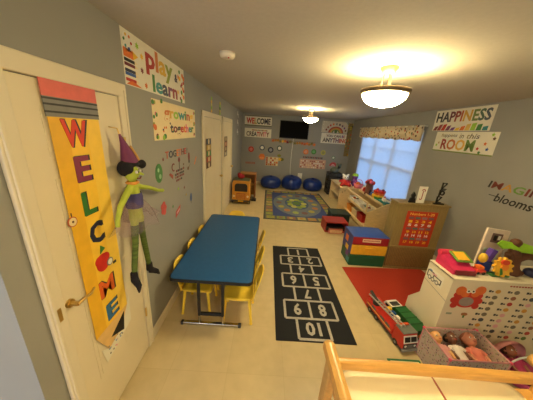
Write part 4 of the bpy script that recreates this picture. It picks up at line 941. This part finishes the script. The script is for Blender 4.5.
# three ornaments on the cabinet
t = T('ornament', 'small black pointed figure ornament on the brown cabinet, leftmost', 'ornament', (2.10, 2.99, 1.055))
mb = MB(); mb.prism([(2.055, 1.055), (2.15, 1.055), (2.135, 1.12), (2.12, 1.13), (2.13, 1.17), (2.10, 1.215), (2.075, 1.17), (2.085, 1.13), (2.07, 1.12)], BLACK, FY(3.0), .025); mb.build('figure', t)
t = T('greeting_card', 'white standing card with a red curl on the brown cabinet', 'card', (2.225, 2.99, 1.055))
mb = MB(); mb.prism([(2.17, 1.055), (2.28, 1.055), (2.285, 1.295), (2.165, 1.295)], PAPER, FY(3.0), .006); mb.rect(2.2, 2.25, 1.055, 1.2, PAPER, FY(3.03), .004); mb.build('card', t)
mb = MB(); G = FY(3.0); mb.ring(2.235, 1.235, .014, .026, C((150, 50, 50)), G, .001, .006, -.6, PI, 10); mb.rect(2.226, 2.238, 1.12, 1.235, C((150, 50, 50)), G, .001, .006); mb.ring(2.218, 1.12, .008, .02, C((150, 50, 50)), G, .001, .006, PI, 2 * PI, 8); mb.build('curl', t, 'red curl drawing')
t = T('ornament', 'tall black stacked cut-out ornament on the brown cabinet, rightmost', 'ornament', (2.49, 2.99, 1.055))
G = FY(3.0)
mb = MB(); mb.rect(2.42, 2.56, 1.055, 1.07, BLACK, G, .04, -.01); mb.build('base', t)
for k in range(3):
    v = 1.07 + .1 * k; mb = MB(); u = 2.445 + .01 * k
    mb.rect(u, u + .012, v, v + .1, BLACK, G, .018)
    if k != 1: mb.rect(u + .012, u + .07, v + .004, v + .016, BLACK, G, .018); mb.prism([(u + .012, v + .02), (u + .02, v + .02), (u + .07, v + .092), (u + .06, v + .092)], BLACK, G, .018); mb.rect(u + .012, u + .06, v + .088, v + .098, BLACK, G, .018)
    else: mb.ring(u + .042, v + .05, .02, .034, BLACK, G, .018, n=14); mb.rect(u + .012, u + .07, v + .088, v + .098, BLACK, G, .018)
    mb.build('cutout', t)

# white bookcase seen from the back
WB = mat('white_laminate', (226, 214, 186), .4, .02, 5)
BY, BX0, BX1 = 1.58, 1.65, 2.885
t = T('bookcase', 'white low bookcase covered with alphabet stickers at the right wall', 'bookcase', (2.27, 1.75, 0))
G = frame((BX0, 0, 0), (0, -1, 0), (0, 0, 1))
side = [(-BY, 0), (-BY, .8), (-1.865, .8), (-1.865, .43), (-1.99, .27), (-1.99, 0)][::-1]
mb = MB(); mb.prism(side, WB, G, .02, -.02); mb.prism([(-BY, .565), (-1.865, .600), (-1.865, .604), (-BY, .569)], GREY, G, .0008); mb.build('side_panel', t)
mb = MB(); mb.prism(side, WB, frame((BX1, 0, 0), (0, -1, 0), (0, 0, 1)), .02, -.0); mb.build('side_panel', t)
mb = MB(); mb.box((BX0 + .02, BY, 0), (BX1 - .02, BY + .012, .785), WB); mb.build('back_panel', t)
mb = MB(); mb.box((BX0 + .0, BY - .004, .785), (BX1, 1.87, .803), WB, .003); mb.build('top', t)
for z, d_ in ((.05, 1.98), (.42, 1.86)):
    mb = MB(); mb.box((BX0 + .02, BY + .012, z), (BX1 - .02, d_, z + .018), WB); mb.build('shelf', t)
mb = MB(); mb.prism([(-1.66, .63), (-1.855, .625), (-1.855, .735), (-1.66, .745)][::-1], PAPER, G, .001)
for a_, b_, c_, d_ in ((-1.845, -1.675, .648, .658), (-1.845, -1.77, .708, .717), (-1.77, -1.675, .69, .699), (-1.85, -1.84, .65, .715), (-1.685, -1.675, .65, .695), (-1.775, -1.765, .655, .712)): mb.rect(a_, b_, c_, d_, DARK, G, .0008, .001)
for u in (-1.81, -1.77, -1.72): mb.disc(u, .65, .023, GREY, G, .0008, .0015, 12); mb.disc(u, .65, .012, PAPER, G, .0008, .002, 10)
mb.rect(-1.83, -1.80, .71, .73, SKY, G, .0008, .001); mb.rect(-1.79, -1.74, .695, .715, LPINK, G, .0008, .001)
mb.build('truck_drawing', t, 'drawing of a truck on the side')
F = FY(BY)
mb = MB(); CR = C((196, 48, 38)); CO = C((220, 110, 50))
for k in range(6):
    for s in (-1, 1): mb.disc(1.828 + s * (.078 + .012 * (k % 3 == 1)), .545 + .045 * (k % 3), .026, CR, F, .0011, .0001 * k + (.00005 if s > 0 else 0), 10)
mb.disc(1.828, .595, .088, CR, F, .0028, 0, 22, .066)
mb.disc(1.765, .672, .036, CO, F, .0036); mb.disc(1.900, .682, .036, CO, F, .0036); mb.disc(1.80, .65, .03, CO, F, .0044); mb.disc(1.87, .655, .03, CO, F, .0044)
mb.disc(1.828, .582, .052, C((150, 140, 132)), F, .003, .001, 18, .040)
for u in (1.815, 1.848): mb.disc(u, .672, .015, WHITE, F, .004, .0015, 10); mb.disc(u, .674, .007, BLACK, F, .004, .0025, 8)
[setattr(v_, 'x', 1.828 + (v_.x - 1.828) * 1.24) or setattr(v_, 'z', .60 + (v_.z - .60) * 1.22) for v_ in mb.v]; mb.build('crab_sticker', t, 'red crab sticker with orange claws')
mb = MB(); mb.disc(1.86, .44, .03, C((170, 110, 60)), F, .0014, 0, 12, .018); mb.rect(1.852, 1.868, .40, .43, GREEN, F, .0014); mb.build('mushroom_sticker', t)
mb = MB(); mb.rect(1.695, 1.745, .43, .45, C((150, 160, 130)), F, .0012); mb.build('leaf_sticker', t, 'pale green sticker')
for k in range(14): pass
mb = MB()
for k in range(13): mb.rect(2.15 + .025 * k, 2.168 + .025 * k, .755, .768, C((170, 70, 50)), F, .0012)
mb.build('chart_title', t, 'small red chart title')
rr = random.Random(3)
for r_ in range(9):
    for c_ in range(5):
        u = 1.985 + .165 * c_ - .008 * r_ + .004; v = .70 - .062 * r_
        if v < .18: continue
        mb = MB(); mb.rect(u, u + .02, v - .009, v + .012, DARK, F, .0012); mb.rect(u + .025, u + .04, v - .009, v + .006, DARK, F, .0012)
        mb.disc(u + .08, v, .025, rr.choice([C((190, 60, 50)), C((210, 150, 60)), C((90, 120, 60)), C((150, 90, 60)), C((120, 110, 90)), C((60, 70, 80)), LPINK]), F, .0012, 0, 8, .021)
        mb.build('alphabet_sticker', t)

# things on the bookcase
TZ = .803
t = T('toy_register', 'pink toy cash register with yellow keypad on the white bookcase', 'toy', (1.80, 1.74, TZ))
PK = C((206, 44, 92)); G = frame((1.685, 0, 0), (0, -1, 0), (0, 0, 1))
mb = MB(); mb.prism([(-1.64, TZ), (-1.64, TZ + .04), (-1.70, TZ + .055), (-1.77, TZ + .10), (-1.845, TZ + .115), (-1.845, TZ)][::-1], PK, G, .20, -.20); mb.build('body', t)
mb = MB(); mb.tube([(1.68, 1.83, TZ + .115), (1.80, 1.83, TZ + .115)], .026, C((220, 60, 90)), 14); mb.build('display_roll', t)
mb = MB(); M_ = Matrix.Translation((1.80, 1.765, TZ + .108)) @ Matrix.Rotation(.35, 4, 'X')
mb.box((-.05, -.065, 0), (.095, .06, .014), C((110, 150, 60)), .004, M_); mb.box((-.035, -.05, .014), (.07, .045, .02), C((240, 180, 50)), .003, M_); mb.build('keypad', t, 'yellow and orange keypad on green tray')
mb = MB(); mb.box((1.70, 1.625, TZ + .004), (1.875, 1.645, TZ + .045), MAROON, .004); mb.build('drawer', t)
t = T('toy_car', 'small red and orange toy car beside the pink register', 'toy car', (1.955, 1.70, TZ))
mb = MB(); mb.box((1.905, 1.66, TZ + .014), (1.995, 1.73, TZ + .045), C((214, 60, 50)), .01); mb.box((1.925, 1.67, TZ + .045), (1.98, 1.72, TZ + .075), ORANGE, .008); mb.build('body', t)
for x in (1.925, 1.975):
    for y in (1.66, 1.724):
        mb = MB(); mb.tube([(x, y, TZ + .015), (x, y + .008, TZ + .015)], .015, BLACK, 12); mb.build('wheel', t)
mb = MB(); M_ = Matrix.Translation((2.155, 1.80, TZ)) @ Matrix.Rotation(-.16, 4, 'Y') @ Matrix.Rotation(-.1, 4, 'X')
t = T('board_book', 'pale picture book standing upright behind the blocks on the bookcase', 'book', (2.155, 1.82, TZ))
M_ = Matrix.Translation((2.10, 1.822, TZ + .002)) @ Matrix.Rotation(-.1, 4, 'X') @ Matrix.Rotation(.1, 4, 'Y')
mb = MB(); mb.box((-.06, 0, 0), (.16, .02, .37), C((228, 208, 184)), .003, M_); mb.build('cover', t)
mb = MB(); mb.box((.0, -.002, .24), (.10, .001, .33), C((120, 90, 80)), 0, M_); mb.box((.02, -.003, .26), (.05, .001, .31), BLACK, 0, M_); mb.box((.06, -.003, .27), (.085, .001, .31), WHITE, 0, M_); mb.box((-.03, -.002, .06), (.12, .001, .18), C((206, 220, 200)), 0, M_); mb.build('cover_picture', t)
mb = MB(); mb.box((-.055, .004, .005), (.157, .016, .367), WHITE, 0, M_); mb.build('pages', t)
t = T('toy_block_tower', 'blue block with purple and yellow pieces beside the gear flower', 'toy blocks', (2.02, 1.72, TZ))
mb = MB(); mb.box((1.985, 1.70, TZ), (2.065, 1.765, TZ + .11), C((36, 60, 130)), .006); mb.build('base_block', t, 'dark blue block')
mb = MB(); M_ = Matrix.Translation((2.02, 1.73, TZ + .11)) @ Matrix.Rotation(.25, 4, 'Y'); mb.box((-.02, -.025, 0), (.03, .025, .12), C((90, 60, 150)), .006, M_); mb.build('purple_block', t, 'purple block')
mb = MB(); mb.ball((1.975, 1.715, TZ + .14), (.035, .03, .045), C((226, 180, 50))); mb.build('yellow_piece', t, 'yellow piece')
t = T('gear_flower_toy', 'yellow gear-shaped flower toy with red centre on the bookcase', 'toy', (2.10, 1.655, TZ))
G = frame((2.105, 1.665, TZ + .095), (1, 0, .0), (0, .25, 1))
mb = MB(); n = 11
mb.prism([((.088 if k % 4 in (1, 2) else .070) * math.cos(2 * PI * k / (4 * n)), (.088 if k % 4 in (1, 2) else .070) * math.sin(2 * PI * k / (4 * n))) for k in range(4 * n)], C((236, 180, 50)), G, .022); mb.build('gear', t)
mb = MB(); mb.disc(0, .005, .03, C((240, 140, 40)), G, .012, .022); mb.disc(0.0, .045, .035, C((222, 70, 40)), G, .014, .022, 16, .022); mb.build('centre', t, 'red-orange centre')
mb = MB(); mb.box((2.03, 1.64, TZ), (2.19, 1.70, TZ + .018), C((60, 110, 50)), .006); mb.prism([(-.03, -.072), (-.01, -.06), (-.02, -.01), (-.035, -.01)], GREEN, G, .006, .023); mb.build('stand', t, 'green stand')
t = T('treehouse_toy', 'brown tree-shaped toy with lime green plank on the bookcase', 'toy', (2.29, 1.74, TZ))
TB = mat('brown_tree_plastic', (96, 56, 32), .6, .25, 20, bump=.4)
mb = MB(); mb.tube([(2.29, 1.74, TZ), (2.28, 1.74, TZ + .06), (2.27, 1.74, TZ + .16), (2.24, 1.74, TZ + .26)], [.085, .06, .05, .035], TB, 12)
mb.tube([(2.27, 1.74, TZ + .14), (2.36, 1.73, TZ + .18), (2.52, 1.72, TZ + .17)], [.045, .036, .03], TB); mb.tube([(2.28, 1.74, TZ + .10), (2.20, 1.72, TZ + .16), (2.17, 1.71, TZ + .21)], [.04, .03, .025], TB)
mb.tube([(2.28, 1.74, TZ + .04), (2.36, 1.69, TZ + .012)], [.05, .02], TB); mb.tube([(2.28, 1.74, TZ + .04), (2.20, 1.70, TZ + .015)], [.05, .02], TB)
mb.ball((2.235, 1.74, TZ + .30), (.045, .04, .035), TB); mb.build('trunk', t, remesh=.011, smooth_it=2)
mb = MB(); mb.prism([(-.14, .02), (-.10, .055), (.0, .045), (.06, .06), (.2, .03), (.32, .02), (.33, -.02), (.2, -.02), (.06, -.025), (-.03, -.005), (-.10, -.02)], C((140, 190, 40)), frame((2.22, 1.725, TZ + .245), (1, -.12, -.06), (.06, .5, .8)), .022); mb.build('leaf_plank', t, 'lime green leafy plank')
mb = MB(); mb.ball((2.45, 1.72, TZ + .23), (.05, .04, .035), C((200, 160, 100))); mb.build('nest', t, 'tan nest')
t = T('toy_figure', 'small dark blue toy lying under the tree toy branch', 'toy', (2.43, 1.70, TZ))
mb = MB(); mb.ball((2.42, 1.69, TZ + .04), (.06, .045, .04), NAVY); mb.ball((2.48, 1.69, TZ + .05), (.035, .035, .035), C((60, 70, 100))); mb.ball((2.44, 1.665, TZ + .012), (.05, .02, .012), NAVY); mb.build('body', t, remesh=.009, smooth_it=1)

# ------------------------------------------------------------------ trucks on the floor
t = T('fire_truck', 'red toy fire truck with ladder on the floor by the red rug', 'toy truck', (1.385, 1.815, .009), .17)
TR = C((186, 36, 26), .35)
mb = MB(); mb.box((-.068, -.27, .03), (.068, .28, .05), DARK); mb.build('chassis', t, local=True)
mb = MB(); mb.prism([(-.285, .04), (-.285, .10), (-.255, .185), (-.15, .19), (-.15, .04)], TR, frame((-.076, 0, 0), (0, 1, 0), (0, 0, 1)), .152, 0); cab = mb.build('cab', t, local=True)
G = frame((0, -.2835, .104), (1, 0, 0), (0, .3, .85))
mb = MB(); mb.prism([(-.072, .0), (.072, .0), (.068, .07), (-.068, .07)], WHITE, G, .004)
for u in (-.062, .004): mb.rect(u, u + .058, .012, .058, BLACK, G, .002, .004)
mb.build('windscreen', cab, 'white framed dark windscreen', local=True)
mb = MB(); mb.box((-.074, -.262, .186), (.074, -.152, .198), C((104, 106, 98)), .004); mb.box((-.05, -.18, .198), (.05, -.155, .214), C((200, 80, 40)), .005); mb.build('roof_lights', cab, 'grey roof with orange light bar', local=True)
mb = MB(); mb.rect(-.068, .068, .05, .098, DARK, FY(-.286), .003)
for u in (-.06, .036): mb.disc(u + .012, .075, .012, WHITE, FY(-.286), .002, .003, 10)
for v in (.058, .07, .082): mb.rect(-.03, .03, v, v + .006, GREY, FY(-.286), .002, .003)
mb.build('grille', cab, 'dark grille with headlights', local=True)
mb = MB(); mb.box((-.08, -.305, .022), (.08, -.28, .05), GREY, .006); mb.build('bumper', t, local=True)
mb = MB(); mb.box((-.075, -.14, .05), (.075, .28, .125), TR, .006); bd = mb.build('body', t, local=True)
mb = MB()
for x in (-.0765, .0745): mb.box((x, -.12, .075), (x + .002, .26, .085), C((230, 190, 90)))
for y in (-.1, -.02, .12): mb.box((-.0775, y, .09), (-.0745, y + .06, .118), C((90, 90, 88)))
mb.build('side_stripe', bd, 'yellow stripe and grey lockers', local=True)
mb = MB()
for x in (-.052, -.012): mb.bar((x, -.20, .212), (x, .29, .165), .008, .014, C((170, 166, 156)))
for k in range(13):
    q = k / 12; y = -.18 + .45 * q; mb.bar((-.052, y, .21 - .043 * q), (-.012, y, .21 - .043 * q), .006, .006, C((170, 166, 156)))
mb.build('ladder', t, 'grey ladder', local=True)
mb = MB(); mb.tube([(-.03, .18, .125), (-.03, .18, .165)], .038, DARK, 16); mb.bar((-.03, .18, .165), (-.03, .30, .20), .03, .025, DARK, .005); mb.build('turntable', t, 'dark ladder turntable', local=True)
for x in (-.078, .056):
    for y in (-.2, .09, .2):
        mb = MB(); mb.tube([(x, y, .032), (x + .022, y, .032)], .032, BLACK, 18); mb.tube([(x - .001, y, .032), (x + .023, y, .032)], .014, GREY, 10); mb.build('wheel', t, local=True)
R_ = Matrix.Translation((1.385, 1.815, .009)) @ Matrix.Rotation(.17, 4, 'Z')
for y, c, nm in ((.075, YELLOW, 'yellow'), (.018, C((40, 90, 150)), 'blue'), (-.045, WHITE, 'white')):
    mb = MB(); mb.box((.022, y - .02, .125), (.066, y + .02, .165), c, .004, R_)
    for k in (-.01, .01): mb.tube([R_ @ Vector((.044, y + k, .165)), R_ @ Vector((.044, y + k, .172))], .007, c, 10)
    tag(mb.build('toy_brick', label=None), nm + ' toy brick riding on the red fire truck bed', 'toy brick')
t = T('garbage_truck', 'green toy truck with white cab beside the fire truck', 'toy truck', (1.538, 1.84, .009), .19)
GT = C((26, 92, 44), .4)
mb = MB(); mb.box((-.06, -.22, .03), (.06, .22, .045), DARK); mb.build('chassis', t, local=True)
mb = MB(); mb.prism([(-.225, .06), (-.215, .16), (-.15, .185), (.06, .185), (.085, .16), (.085, .05), (-.16, .045)], GT, frame((-.068, 0, 0), (0, 1, 0), (0, 0, 1)), .136, 0); bd = mb.build('hopper', t, local=True)
mb = MB()
for y in (-.16, -.09, -.02, .05): mb.box((-.0705, y, .06), (.0705, y + .012, .188), C((20, 76, 36)), .002)
mb.disc(0, .1, .02, ORANGE, FY(-.222), .004); mb.build('ribs', bd, local=True)
mb = MB(); mb.prism([(.09, .045), (.215, .045), (.22, .10), (.19, .155), (.09, .16)], WHITE, frame((-.064, 0, 0), (0, 1, 0), (0, 0, 1)), .128, 0); cab = mb.build('cab', t, 'white cab', local=True)
mb = MB(); mb.box((-.066, .12, .10), (.066, .185, .14), BLACK, .004); mb.box((-.05, .10, .158), (.05, .16, .1625), DARK, .002); mb.build('windows', cab, local=True)
for x in (-.072, .05):
    for y in (-.12, .15):
        mb = MB(); mb.tube([(x, y, .032), (x + .022, y, .032)], .032, BLACK, 18); mb.tube([(x - .001, y, .032), (x + .023, y, .032)], .014, GREY, 10); mb.build('wheel', t, local=True)

# ------------------------------------------------------------------ doll basket
t = T('doll_basket', 'floral net doll basket with pink rims before the white bookcase', 'basket', (1.755, 1.4, 0))
bx0, bx1, by0, by1, bz = 1.515, 1.995, 1.25, 1.545, .30
PR = C((206, 140, 146), .7)
for a_, b_ in (((bx0, by0, .0), (bx0 + .008, by1, bz)), ((bx1 - .008, by0, 0), (bx1, by1, bz)), ((bx0, by0, 0), (bx1, by0 + .008, bz)), ((bx0, by1 - .008, 0), (bx1, by1, bz))):
    mb = MB(); mb.box(a_, b_, FLORAL, .002); mb.build('net_side', t)
mb = MB(); mb.box((bx0 + .008, by0 + .008, 0), (bx1 - .008, by1 - .008, .012), FLORAL); mb.build('bottom', t)
mb = MB(); mb.tube([(bx0, by0, bz), (bx1, by0, bz), (bx1, by1, bz), (bx0, by1, bz), (bx0, by0 + .01, bz)], .006, PR, 10); mb.build('rim', t, 'pink padded rim')
for x, y in ((bx0, by0), (bx1, by0), (bx1, by1), (bx0, by1)):
    mb = MB(); mb.ball((x, y, bz), .012, C((220, 80, 110))); mb.build('corner_knob', t)
    mb = MB(); mb.tube([(x, y, 0), (x, y, bz)], .006, PR, 8); mb.build('corner_post', t)
mb = MB(); vs_ = []; fs_ = []
for j in range(9):
    for i in range(13):
        vs_.append((bx0 + .014 + (bx1 - bx0 - .028) * i / 12, by0 + .014 + (by1 - by0 - .028) * j / 8, .05 + .05 * j / 8 + .012 * math.sin(i * 1.1) * math.cos(j * 1.3)))
for j in range(8):
    for i in range(12): k = j * 13 + i; fs_.append([k, k + 1, k + 14, k + 13])
n = len(vs_); vs_ += [(x, y, .013) for x, y, z in vs_[:]]
for j in range(8):
    for i in range(12): k = n + j * 13 + i; fs_.append([k + 13, k + 14, k + 1, k])
bdr = [i for i in range(13)] + [j * 13 + 12 for j in range(1, 9)] + [8 * 13 + i for i in range(11, -1, -1)] + [j * 13 for j in range(7, 0, -1)]
for a_, b_ in zip(bdr, bdr[1:] + bdr[:1]): fs_.append([b_, a_, n + a_, n + b_])
mb.add(vs_, fs_, C((200, 150, 150), .9), None, True); tag(mb.build('blanket'), 'pink blanket padding the floral doll basket', 'blanket')
def baby(x, y, z, yaw, pitch_, skin, hair, dress, label, s=1.0, hairfull=True):
    """doll lying with head up-slope; local +y to the head, +z to the face"""
    t = T('baby_doll', label, 'doll', (x, y, z)); t['group'] = 'baby dolls by the white bookcase'
    M = Matrix.Rotation(yaw, 4, 'Z') @ Matrix.Rotation(pitch_, 4, 'X') @ Matrix.Scale(s, 4)
    SK = C(skin, .5); HR = C(hair, .8); DR = C(dress, .8)
    mb = MB(); mb.ball((0, .13, .012), (.047, .053, .05), SK, M=M); mb.ball((0, .115, .03), (.036, .033, .03), SK, M=M)
    mb.tube([(0, .09, 0), (0, .06, 0)], .02, SK, M=M); mb.tube([(0, .065, 0), (0, .0, .0), (0, -.05, 0)], [.038, .043, .038], SK, M=M)
    for q in (-1, 1):
        mb.tube([(q * .036, .055, .005), (q * .058, .015, .02), (q * .052, -.025, .04)], [.017, .015, .011], SK, M=M); mb.ball((q * .050, -.034, .043), .013, SK, M=M)
        mb.tube([(q * .022, -.045, .0), (q * .04, -.10, .025), (q * .04, -.14, .0)], [.024, .02, .015], SK, M=M); mb.ball((q * .041, -.15, .01), (.014, .016, .02), SK, M=M)
        mb.ball((q * .047, .125, .01), (.008, .012, .014), SK, M=M)
    mb.ball((0, .122, .062), (.008, .008, .008), SK, M=M)
    mb.build('body', t, local=True, remesh=.0065, smooth_it=2)
    mb = MB(); mb.lathe([(.043, 0), (.052, .02), (.054, .04)], (0, 0, 0), DR, 18, M=M @ Matrix.Rotation(PI / 2, 4, 'X') @ Matrix.Translation((0, 0, -.06)))
    mb.tube([(0, .068, 0), (0, .03, 0), (0, -.02, 0), (0, -.075, .004)], [.034, .046, .05, .056], DR, 16, M=M)
    for q in (-1, 1): mb.tube([(q * .034, .056, .004), (q * .062, .022, .014)], [.023, .022], DR, M=M)
    mb.build('dress', t, local=True)
    mb = MB(); mb.ball((0, .148, -.002), (.051, .045, .05), HR, M=M)
    if hairfull:
        for q in (-1, 1): mb.ball((q * .036, .135, -.004), (.018, .04, .038), HR, M=M)
    mb.build('hair', t, local=True, remesh=.006, smooth_it=2)
    for q in (-1, 1):
        mb = MB(); mb.ball((q * .018, .128, .057), (.008, .007, .005), WHITE, 8, 6, M=M); mb.ball((q * .018, .128, .061), (.004, .004, .003), BLACK, 8, 6, M=M); mb.build('eye', t, local=True)
    mb = MB(); mb.tube([(-.012, .106, .058), (0, .102, .061), (.012, .106, .058)], .003, C((180, 70, 70)), 6, M=M); mb.build('mouth', t, local=True)
    return t
baby(1.622, 1.403, .165, .05, .42, (232, 176, 116), (206, 150, 70), (214, 150, 150), 'blond baby doll at the left end of the floral basket')
baby(1.755, 1.403, .165, -.02, .40, (112, 70, 50), (40, 26, 22), (238, 222, 214), 'dark-skinned baby doll in white dress in the middle of the basket')
baby(1.893, 1.372, .170, -.08, .40, (214, 142, 112), (176, 110, 84), (226, 128, 110), 'bald-looking baby doll in coral top at the right of the basket', 1.12, False)
# carrier with the fourth doll
t = T('doll_carrier', 'pink doll carrier with rounded hood right of the floral basket', 'doll carrier', (2.24, 1.37, 0))
mb = MB(); mb.lathe([(.001, 0), (.08, 0), (.13, .05), (.15, .12), (.143, .12), (.12, .055), (.001, .02)], (0, 0, 0), C((160, 50, 96), .7), 26, M=Matrix.Translation((2.24, 1.37, 0)) @ Matrix.Scale(1.25, 4, (0, 1, 0)) @ Matrix.Scale(.95, 4, (1, 0, 0))); mb.build('shell', t)
mb = MB(); vs_ = []; fs_ = []; n1, n2 = 8, 14
for sgn, rr_ in ((0, .145), (1, .135)):
    for j in range(n1 + 1):
        for i in range(n2 + 1):
            th = PI * i / n2; ph = (PI / 2.3) * j / n1
            vs_.append((2.24 + rr_ * math.cos(th) * math.cos(ph * .35), 1.44 + rr_ * math.sin(ph) * .6 * math.sin(th) ** .5, .11 + rr_ * 1.3 * math.sin(th) * math.cos(ph)))
N = (n1 + 1) * (n2 + 1)
for j in range(n1):
    for i in range(n2): k = j * (n2 + 1) + i; fs_.append([k, k + 1, k + n2 + 2, k + n2 + 1]); fs_.append([N + k + n2 + 1, N + k + n2 + 2, N + k + 1, N + k])
mb.add(vs_, fs_, C((220, 150, 150), .8), None, True); mb.build('hood', t, 'pale pink hood')
mb = MB(); mb.tube([(2.24 + .15 * math.cos(PI * k / 12), 1.33, .11 + .17 * math.sin(PI * k / 12)) for k in range(13)], .007, C((200, 196, 190)), 8); mb.build('handle', t, 'pale carrying handle')
baby(2.24, 1.36, .115, .0, .60, (150, 92, 66), (70, 42, 30), (176, 50, 90), 'brown-haired doll in magenta lying in the pink carrier', .95)

# ------------------------------------------------------------------ foreground changing table
t = T('changing_table', 'honey-coloured wooden changing table frame nearest the viewer', 'changing table', (.82, .48, 0))
for x, z in ((.37, .885), (1.42, .875)):
    mb = MB(); mb.bar((x, .845, z), (x, .12, z), .062, .062, WOODY, .026); mb.build('side_rail', t)
mb = MB(); mb.bar((.385, .7525, .868), (1.40, .7525, .842), .035, .052, WOODX, .012); mb.build('long_rail', t)
mb = MB(); mb.bar((.385, .1875, .868), (1.40, .1875, .842), .035, .052, WOODX, .012); mb.build('long_rail', t)
for x in (.37, 1.42):
    for y in (.752, .19):
        mb = MB(); mb.box((x - .022, y - .03, 0), (x + .022, y + .03, .865), WOODY, .008); mb.build('leg', t)
mb = MB(); mb.box((.393, .20, .70), (1.397, .78, .732), WOODX); mb.build('pad_board', t)
mb = MB(); mb.box((.393, .20, .24), (1.397, .74, .262), WOODX); mb.build('lower_shelf', t)
PADM = mat('cream_vinyl_pad', (238, 222, 184), .42, .02, 6)
t = T('changing_pad', 'cream changing pad with red strap lying in the wooden table', 'pad', (.83, .46, .732))
mb = MB(); q = rrect(.405, 1.262, .21, .785, .085, 8); q2 = rrect(.418, 1.249, .223, .772, .075, 8); n = len(q); q3 = rrect(.445, 1.222, .25, .745, .06, 8)
vs_ = [(x, y, .732) for x, y in q2] + [(x, y, .745) for x, y in q] + [(x, y, .785) for x, y in q] + [(x, y, .805) for x, y in q2] + [(x, y, .811) for x, y in q3]
fs_ = [list(range(n))[::-1]] + [[r_ * n + i, r_ * n + (i + 1) % n, r_ * n + n + (i + 1) % n, r_ * n + n + i] for r_ in range(4) for i in range(n)] + [list(range(4 * n, 5 * n))]
mb.add(vs_, fs_, PADM, None, True); mb.build('cushion', t)
mb = MB(); mb.tube([(.872, .7865, .767), (.868, .774, .803), (.862, .735, .8115), (.845, .45, .8115), (.845, .23, .8065)], .0045, C((170, 90, 70), .8), 8); mb.build('strap', t, 'dull red strap')
t = T('activity_tray', 'flat teal tray on the floor behind the changing table', 'tray', (1.4, 1.05, 0))
mb = MB(); mb.box((1.12, .90, 0), (1.70, 1.215, .02), TEAL, .006); mb.build('tray_base', t)
mb = MB(); mb.tube([(1.13, .91, .022), (1.69, .91, .022), (1.69, 1.205, .022), (1.13, 1.205, .022), (1.13, .92, .022)], .009, C((40, 120, 110)), 8); mb.build('rim', t)
t = T('board_game', 'cream game board with green border on the floor left of the basket', 'game board', (1.34, 1.35, 0))
mb = MB(); mb.box((1.20, 1.225, 0), (1.495, 1.46, .008), C((40, 110, 70)), .002); mb.build('board', t)
mb = MB(); mb.rect(1.22, 1.475, 1.245, 1.44, CREAM, FZ(.008), .001); mb.build('playing_field', t)

# third room lamp, behind the viewer
lamp(.62, -.38, 'semi-flush ceiling lamp behind the viewer, out of the picture', 9)

# ------------------------------------------------------------------ printed drawings belong to their sheet
def absorb(child):
    par = child.parent
    if not par or par.type != 'MESH': return
    a, b = par.data, child.data
    M = child.matrix_basis
    bm = bmesh.new(); bm.from_mesh(a)
    idx = []
    for m in b.materials:
        names = [x.name for x in a.materials]
        if m.name not in names: a.materials.append(m); names.append(m.name)
        idx.append(names.index(m.name))
    vs = [bm.verts.new(M @ v.co) for v in b.vertices]
    for p in b.polygons:
        try: f_ = bm.faces.new([vs[k] for k in p.vertices]); f_.material_index = idx[p.material_index]
        except ValueError: pass
    bm.to_mesh(a); bm.free(); bpy.data.objects.remove(child)
for o in list(bpy.data.objects):
    if o.name.split('.')[0] in ('drawing', 'small_writing', 'picture', 'border') or (o.name.split('.')[0] == 'squares' and o.parent and o.parent.type == 'MESH'): absorb(o)
